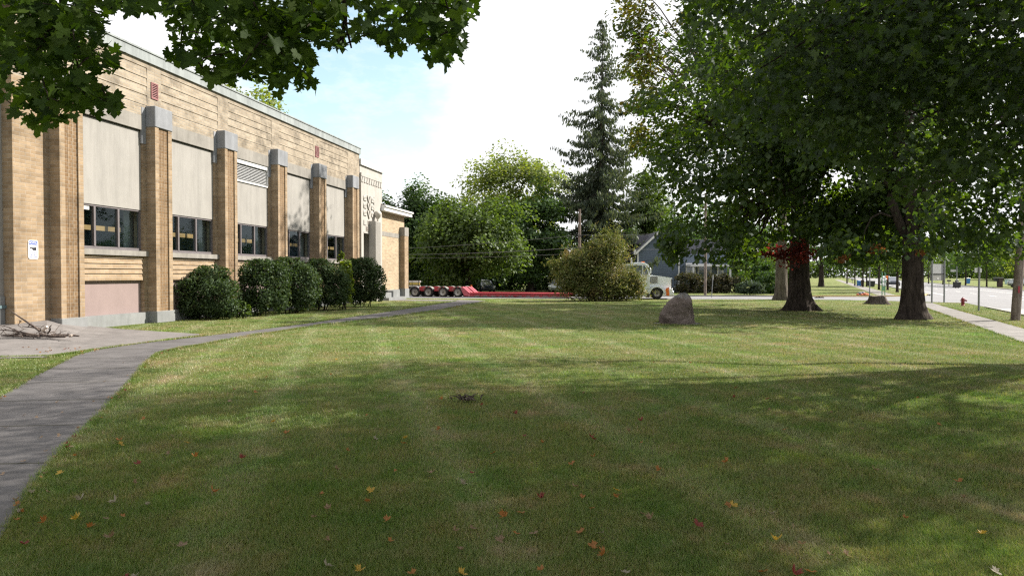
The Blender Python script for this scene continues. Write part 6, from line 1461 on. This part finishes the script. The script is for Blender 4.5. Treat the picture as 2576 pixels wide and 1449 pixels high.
bin_('blue bin with a pale lid on the grass across the street', 2434.5, 714, 8.4, 15, BL_, MAT['white'])
def mailbox(label, px, py, hpx, w=0.3, mat=None, ln=0.55, rz=R(65)):
    g = ground(px, py); d = g.y; h = hpx/F*d; root = empty('mailbox', (g.x, g.y, 0), rz, label, 'mailbox', None)
    m = MB(); m.box(-0.05, 0.05, -0.05, 0.05, 0, h*0.75); m.build('post', MAT['post'], root)
    m = MB(); m.prism([(-w/2, h*0.75), (w/2, h*0.75), (w/2, h*0.9)] + [(w/2*math.cos(a), h*0.9 + h*0.1*math.sin(a)) for a in (0.5, 1.0, 1.57, 2.1, 2.6)] + [(-w/2, h*0.9)], -ln/2, ln/2, 'y'); m.build('box', mat or K_, root); return root
mailbox('black mailbox on a post left of the slim street trees', 2144, 713.5, 12)
mailbox('dark mailbox close by the farthest slim street tree', 2134.5, 708, 9)
mailbox('grey mailbox on a post right of the sign board legs', 2387, 720, 16, 0.5, MAT['hub'])
gq = ground(2515, 722.5); mk_ = empty('brick_pillar', (gq.x, gq.y, 0), R(-10), 'dark pillar with an overhanging flat top across the street', 'pillar'); dq = gq.y
m = MB(); m.box(-0.30, 0.30, -0.3, 0.3, 0, 22/F*dq); m.build('shaft', m_brick('pillar_brick', (0.10, 0.06, 0.055), (0.07, 0.045, 0.04), (0.12, 0.1, 0.09), 0.2, 0.07), mk_); m = MB(); m.box(-0.80, 0.36, -0.4, 0.4, 22/F*dq, 25/F*dq); m.box(-0.75, 0.3, -0.35, 0.35, 19/F*dq, 22/F*dq - 0.002) if False else None; m.build('cap', MAT['board_back'], mk_)
m = MB(); m.box(-0.78, -0.36, -0.3, 0.3, 15/F*dq, 22/F*dq - 0.01); m.build('letter_box', K_, mk_)
gq = ground(2543, 715); bx_ = empty('storage_bin', (gq.x, gq.y, 0), 0, 'pale blue box shaped bin on the lawn across the street', 'bin'); m = MB(); m.box(-0.9, 0.9, -0.6, 0.6, 0, 0.95, bev=0.05); m.build('box', m_plain('pale_blue', (0.42, 0.55, 0.60), 0.6), bx_); m = MB(); m.box(-0.95, 0.95, -0.65, 0.65, 0.96, 1.08, bev=0.03); m.build('lid', MAT['white'], bx_)
# bundle of orange hose and bags near the kerb, dark clods further left
g = ground(2171, 743.5); db = empty('debris_heap', (g.x, g.y, 0), 0, 'heap of orange and grey rubble bags on the far lawn near the stump', 'heap')
m = MB()
for i, (x, y, z, r_) in enumerate([(-0.25, 0.1, 0.18, 0.22), (0.05, 0.15, 0.2, 0.24), (-0.05, 0.3, 0.16, 0.2)]): m.lathe([(0.0, -r_*0.7), (r_*0.8, -r_*0.4), (r_, 0), (r_*0.7, r_*0.55), (0, r_*0.8)], 10, Matrix.Translation((x, y, z)))
m.build('grey_bag', m_plain('bag_grey', (0.20, 0.20, 0.23), 0.8), db, uv=False)
m = MB()
for i, (x, y, z, r_) in enumerate([(-0.5, 0, 0.09, 0.16), (0.12, -0.1, 0.12, 0.22), (0.35, 0.0, 0.1, 0.2), (0.55, 0.05, 0.08, 0.13), (-0.2, -0.15, 0.08, 0.15)]): m.lathe([(0.0, -r_*0.6), (r_*0.9, -r_*0.3), (r_, 0), (r_*0.6, r_*0.5), (0, r_*0.65)], 9, Matrix.Translation((x, y, z)))
m.build('orange_bag', m_plain('bag_orange', (0.55, 0.16, 0.08), 0.8, 0.3), db, uv=False)
g = ground(2062, 750); cl = MB(); rnd = random.Random(3)
for i in range(9): r_ = rnd.uniform(0.06, 0.13); cl.lathe([(0, -r_*0.5), (r_, -r_*0.2), (r_*0.9, r_*0.4), (0, r_*0.8)], 7, Matrix.Translation((g.x - 0.4 + i*0.1 + rnd.uniform(-.05, .05), g.y + rnd.uniform(-.12, .12), r_*0.5)))
tag(cl.build('soil_clod', m_plain('soil', (0.03, 0.026, 0.024), 0.95), uv=False), 'small dark heap of soil at the far kerb right of the dark trunk', 'soil heap')
# utility stones by the walk and water shut-off lids are too small to read and left out
# ================================================================== GRASS AND FALLEN LEAVES
rg = np.random.default_rng(101)
WALKP = [(p.x, p.y) for p in WLg] + [(p.x, p.y) for p in reversed(WRg)]
XPP = [(G(*p).x, G(*p).y) for p in XP]
def in_uv(x, y, u0, u1, v0, v1):
    u = x*UD.x + y*UD.y; v = x*VD.x + y*VD.y; return (u > u0) & (u < u1) & (v > v0) & (v < v1)
def bare(x, y, slack=0.0):
    b = in_poly(x, y, WALKP) | in_poly(x, y, APRON) | in_poly(x, y, XPP)
    b |= in_uv(x, y, -100, 900, 5.15, 6.5) & (y < 62) | in_uv(x, y, -100, 900, 8.6, 21.7)
    cn = np.array(CN); b |= (y > np.interp(x, cn[:, 0], cn[:, 1])) & (y < 62)
    xl = x*FD.x + y*FD.y - P0.dot(FD); yl = x*ND.x + y*ND.y - P0.dot(ND); b |= (yl > 0.0) & (xl > -30) & (xl < 60)
    b |= ((x - rd.x)/1.1)**2 + ((y - rd.y)/0.85)**2 < 1
    return b
def clump(x, y, s, sd):
    return np.array([noise.noise(Vector((a*s, b*s, sd))) for a, b in zip(x, y)])
NBL = 820000
# blades: as many to each part of the view, so finer and denser close by
py = rg.uniform(738, 1560, NBL); py = HY + 46 + (py - 738)
px = rg.uniform(-420, 2990, NBL)
dx, dz = (px - CX)/F, (HY - py)/F
yy = CAMZ/(-dz); xx = dx*yy
xx += rg.normal(size=NBL)*0.02; yy += rg.normal(size=NBL)*0.02*np.maximum(1, yy/10)
ok = ~bare(xx, yy); xx, yy = xx[ok], yy[ok]; # ragged edges: taller blades leaning over the rims of the walk, round the boulder and along the seam of the apron
ed = []
def edge_line(P_, n_, s_, off): 
    P_ = [Vector((q[0], q[1], 0)) for q in P_]
    for _ in range(n_):
        k = int(rg.integers(0, len(P_)-1)); t = rg.random(); q = P_[k].lerp(P_[k+1], t); ed.append((q.x + rg.normal()*s_ + off[0], q.y + rg.normal()*s_ + off[1]))
edge_line(WRg[4:], 9000, 0.035, (0.02, 0)); edge_line(WLg[8:], 6000, 0.035, (-0.02, 0)); edge_line(WRg[:6], 2500, 0.05, (0.03, 0)); edge_line(WLg[:8], 2500, 0.05, (-0.03, 0)); edge_line(gn[3:], 2600, 0.05, (0, 0.02)); edge_line(gn[1:4], 900, 0.05, (0, 0.25)); edge_line([(rd.x + 1.08*math.cos(a_), rd.y + 0.8*math.sin(a_)) for a_ in np.linspace(0, 6.283, 30)], 1800, 0.05, (0, 0))
edge_line([uv(u_, 5.13) for u_ in range(0, 56, 4)], 2500, 0.04, (0, 0)); edge_line([uv(u_, 6.52) for u_ in range(0, 56, 4)], 2500, 0.04, (0, 0))
tall = np.concatenate([np.ones(len(xx)), np.full(len(ed), 1.35)]); xx = np.concatenate([xx, [q[0] for q in ed]]); yy = np.concatenate([yy, [q[1] for q in ed]])
n = len(xx)
gx = np.round(xx*5).astype(int); gy = np.round(yy*5).astype(int)
key, inv = np.unique(gx.astype(np.int64)*100003 + gy, return_inverse=True)
first = np.zeros(len(key), int); first[inv] = np.arange(n)
cl1 = clump(xx[first], yy[first], 0.9, 3.1)[inv]; cl2 = clump(xx[first], yy[first], 3.3, 7.7)[inv]
h = (0.034 + 0.016*rg.random(n)) * (1 + 0.35*cl1 + 0.25*cl2); w = 0.0029 * np.maximum(1.0, yy/5.0)**0.85; h = h*np.maximum(1.0, yy/16)**0.35*tall
a = rg.uniform(0, 6.283, n); lean = (0.35 + 0.55*rg.random(n))*h; la = a + 1.57 + rg.normal(size=n)*0.5 + cl1*2
sx, sy = np.cos(a)*w/2, np.sin(a)*w/2; lx, ly = np.cos(la)*lean, np.sin(la)*lean
V = np.empty((n, 5, 3), np.float32)
V[:, 0] = np.stack([xx - sx, yy - sy, np.zeros(n)], 1); V[:, 1] = np.stack([xx + sx, yy + sy, np.zeros(n)], 1)
V[:, 2] = np.stack([xx + sx*0.8 + lx*0.35, yy + sy*0.8 + ly*0.35, h*0.6], 1); V[:, 3] = np.stack([xx - sx*0.8 + lx*0.35, yy - sy*0.8 + ly*0.35, h*0.6], 1)
V[:, 4] = np.stack([xx + lx, yy + ly, h*0.98], 1)
base_i = np.arange(n, dtype=np.int32)[:, None]*5
idx = np.concatenate([base_i + np.array([[0, 1, 2, 3]], np.int32), base_i + np.array([[3, 2, 4]], np.int32)], 1).ravel()
sizes = np.tile(np.array([4, 3], np.int32), n)
def m_grass():
    n_ = N('grass_blades'); g = n_.n('NewGeometry'); v = n_.pos()
    c = n_.ramp(g.outputs['Random Per Island'], [(0.0, (0.120, 0.175, 0.037)), (0.2, (0.150, 0.202, 0.045)), (0.38, (0.100, 0.151, 0.039)), (0.56, (0.180, 0.218, 0.057)), (0.72, (0.140, 0.182, 0.051)), (0.86, (0.234, 0.226, 0.092)), (0.95, (0.316, 0.267, 0.153))], 'CONSTANT')
    c = n_.mix(c, (0.29, 0.24, 0.145), n_.ramp(n_.noise(v, 0.8, 6, 0.7), [(0.52, 0.0), (0.68, 0.7)]))
    c = n_.mix(c, lawn_tone(n_), 1.0, 'MULTIPLY')
    d = n_.n('BsdfDiffuse'); t = n_.n('BsdfTranslucent'); n_.l(c, d.inputs['Color']); n_.l(n_.mix(c, (1.5, 1.5, 0.8), 1.0, 'MULTIPLY'), t.inputs['Color'])
    m1 = n_.n('MixShader'); m1.inputs[0].default_value = 0.3; n_.l(d.outputs[0], m1.inputs[1]); n_.l(t.outputs[0], m1.inputs[2])
    gl = n_.n('BsdfGlossy'); gl.inputs['Roughness'].default_value = 0.45; gl.inputs['Color'].default_value = (0.8, 0.85, 0.8, 1); m2 = n_.n('MixShader'); m2.inputs[0].default_value = 0.03
    n_.l(m1.outputs[0], m2.inputs[1]); n_.l(gl.outputs[0], m2.inputs[2]); n_.l(m2.outputs[0], n_.out.inputs['Surface']); return n_.m
tag(np_mesh('grass', V.reshape(-1, 3), sizes, idx, m_grass()), kind='stuff')

# ---- fallen leaves: every one an object
def leaf_mesh(nm, mat, curl, seed):
    rnd = random.Random(seed); o = MAPLE_OUT; vs = [(0, 0.35, 0.0)] ; 
    for x, y in o:
        vs.append((x, y, curl*(x*x*0.9 + (y - 0.35)**2*0.5) + rnd.uniform(-0.03, 0.05)))
    fs = [[0, 1 + i, 1 + (i+1) % len(o)] for i in range(len(o))]
    m = MB().add(vs, fs, 0, False); m.tube([(0, 0.02, 0.01), (0.03, -0.3, 0.05), (0.1, -0.55, 0.06)], 0.018, 4)
    me_o = m.build(nm, mat, None, uv=False); return me_o
LC = {'orange': ((0.27, 0.115, 0.03), 'orange maple leaf fallen on the mown lawn', 'orange fallen leaves'), 'yellow': ((0.36, 0.235, 0.035), 'yellow maple leaf fallen on the mown lawn', 'yellow fallen leaves'),
      'red': ((0.17, 0.034, 0.025), 'dark red maple leaf fallen on the mown lawn', 'dark red fallen leaves'), 'tan': ((0.20, 0.135, 0.08), 'dry tan maple leaf fallen on the mown lawn', 'dry tan fallen leaves'),
      'pale': ((0.24, 0.21, 0.155), 'pale curled leaf fallen on the mown lawn', 'pale fallen leaves'), 'walk': ((0.30, 0.215, 0.15), 'dry leaf lying on the concrete walkway', 'leaves on the walkway')}
protos = {}
for c_, (col, lb, grp) in LC.items():
    for k in range(3):
        mt = m_leaf('fallen_' + c_ + '_' + 'abc'[k], [tuple(q*(0.75 + 0.25*k) for q in col), tuple(q*(1.0 + 0.1*k) for q in col), col], 0.25, (1.2, 1.2, 1.0), gloss=0.03)
        protos[(c_, k)] = leaf_mesh('fallen_leaf', mt, (0.5, 1.1, 1.9)[k], k*7 + len(c_))
used = set()
def drop(c_, px, py, size=None, z=0.043, label=None, group=None, rnd=random.Random(55)):
    k = rnd.randrange(3); o = protos[(c_, k)]
    if (c_, k) in used: o = o.copy(); C.objects.link(o)
    used.add((c_, k)); g = ground(px, py, z)
    o.location = (g.x, g.y, z); o.rotation_euler = (rnd.uniform(-0.6, 0.6), rnd.uniform(-0.5, 0.5), rnd.uniform(0, 6.283)); s = 0.74*(size or rnd.uniform(0.05, 0.085)); o.scale = (s, s, s)
    return tag(o, label or LC[c_][1], 'leaf', group or LC[c_][2])
o = drop('red', 1758, 1322, 0.095, 0.06, 'brightest red leaf, alone on the shaded lawn in the near right'); del o['group']; o.rotation_euler = (0.5, 0.2, 0.4)
FIX = [('orange', 925, 1262), ('yellow', 930, 1236), ('yellow', 908, 1432), ('orange', 1265, 1300), ('orange', 1497, 1372), ('orange', 1523, 1392), ('yellow', 1156, 1441), ('orange', 1465, 1336), ('orange', 1440, 1168), ('yellow', 1022, 1101), ('orange', 1015, 1115), ('red', 1490, 1103), ('red', 1357, 1250), ('orange', 1312, 1290), ('yellow', 473, 1114), ('yellow', 300, 1117), ('orange', 300, 1106),
       ('yellow', 155, 1187), ('orange', 488, 1148), ('red', 610, 1153), ('orange', 535, 1238), ('red', 350, 1167), ('yellow', 196, 1304), ('orange', 232, 1323), ('orange', 116, 1310), ('tan', 278, 1353), ('pale', 205, 1255), ('tan', 460, 1372), ('orange', 640, 985), ('orange', 668, 948), ('yellow', 845, 905), ('tan', 580, 1008), ('yellow', 1842, 1272), ('orange', 1835, 1265), ('orange', 1922, 1437), ('tan', 1640, 1302), ('yellow', 1953, 1360),
       ('red', 2000, 1437), ('orange', 2042, 1439), ('yellow', 2475, 1342), ('pale', 2498, 1432), ('orange', 2410, 1210), ('tan', 2200, 1180), ('orange', 1975, 1080), ('red', 1930, 1003), ('orange', 1830, 1162), ('red', 1615, 1058), ('orange', 1545, 1248), ('yellow', 1550, 1232), ('tan', 1345, 1342), ('tan', 1255, 1352), ('pale', 1160, 1216), ('pale', 820, 1423), ('pale', 290, 1263), ('tan', 1085, 1190), ('orange', 1240, 1140), ('red', 1295, 1040), ('orange', 1110, 1005), ('yellow', 690, 1060), ('orange', 720, 1090)]
for c_, px, py in FIX: drop(c_, px, py, 0.078)
rnd = random.Random(66); cnt = 0
while cnt < 90:
    py = HY + 165 + 600*rnd.random()**1.25; px = rnd.uniform(0, 2576)*(0.78 if rnd.random() < 0.6 else 1.0)
    g = ground(px, py)
    if bare(np.array([g.x]), np.array([g.y]))[0]: continue
    drop(rnd.choice(('tan', 'orange', 'tan', 'red', 'tan', 'orange', 'pale')), px, py, rnd.uniform(0.04, 0.07)); cnt += 1
for i in range(40):                                         # along the edges of the walk
    t = rnd.random(); k = rnd.randrange(6, len(WR)-2)
    (xa, ya), (xb, yb) = (WR if rnd.random() < 0.7 else WL)[k:k+2]
    drop(rnd.choice(('tan', 'orange', 'pale', 'red')), xa + (xb - xa)*t + rnd.uniform(-8, 12), ya + (yb - ya)*t, rnd.uniform(0.045, 0.065), 0.035)
for px, py in [(115, 1135), (180, 1124), (155, 1037), (270, 1000), (62, 1043), (90, 1050), (145, 1011), (325, 965), (380, 920), (310, 912), (265, 958), (150, 1095), (235, 1010), (60, 1160), (105, 1100), (200, 1075), (320, 945), (15, 1075), (300, 1000), (40, 1255), (10, 1190)]:
    drop('walk', px, py, rnd.uniform(0.045, 0.06), 0.028)
for i in range(24): drop(rnd.choice(('orange', 'tan', 'red')), rnd.uniform(0, 250), rnd.uniform(874, 886), rnd.uniform(0.05, 0.075), 0.06, 'dead leaf caught in the seam of the concrete apron', 'leaves in the apron seam')
# a clod of dead stuff in the middle of the shaded lawn
g = ground(1172, 1010); m = MB()
for i in range(26):
    a = rnd.uniform(0, 6.28); s_ = Vector((rnd.gauss(0, 0.09), rnd.gauss(0, 0.06), 0.03)); e = s_ + Vector((math.cos(a)*0.14, math.sin(a)*0.1, rnd.uniform(0.0, 0.12))); m.tube([s_, s_.lerp(e, .5) + Vector((0, 0, .03)), e], [.008, .012, .003], 5)
o = m.build('dead_twig_tuft', tw, None, uv=False); o.location = (g.x, g.y, 0); tag(o, 'clump of dead twigs lying in the shaded lawn', 'twigs')
for (c_, k), o in list(protos.items()):
    if (c_, k) not in used: bpy.data.objects.remove(o)

# text objects become plain meshes so that each letter plate is real geometry of its own
bpy.context.view_layer.update()
for o in [o for o in S.objects if o.type == 'FONT']:
    me = bpy.data.meshes.new_from_object(o.evaluated_get(bpy.context.evaluated_depsgraph_get()))
    n_ = bpy.data.objects.new(o.name.split('.')[0] + '_letters', me); C.objects.link(n_); n_.parent = o.parent; n_.location = o.location; n_.rotation_euler = o.rotation_euler; n_.scale = o.scale
    bpy.data.objects.remove(o)
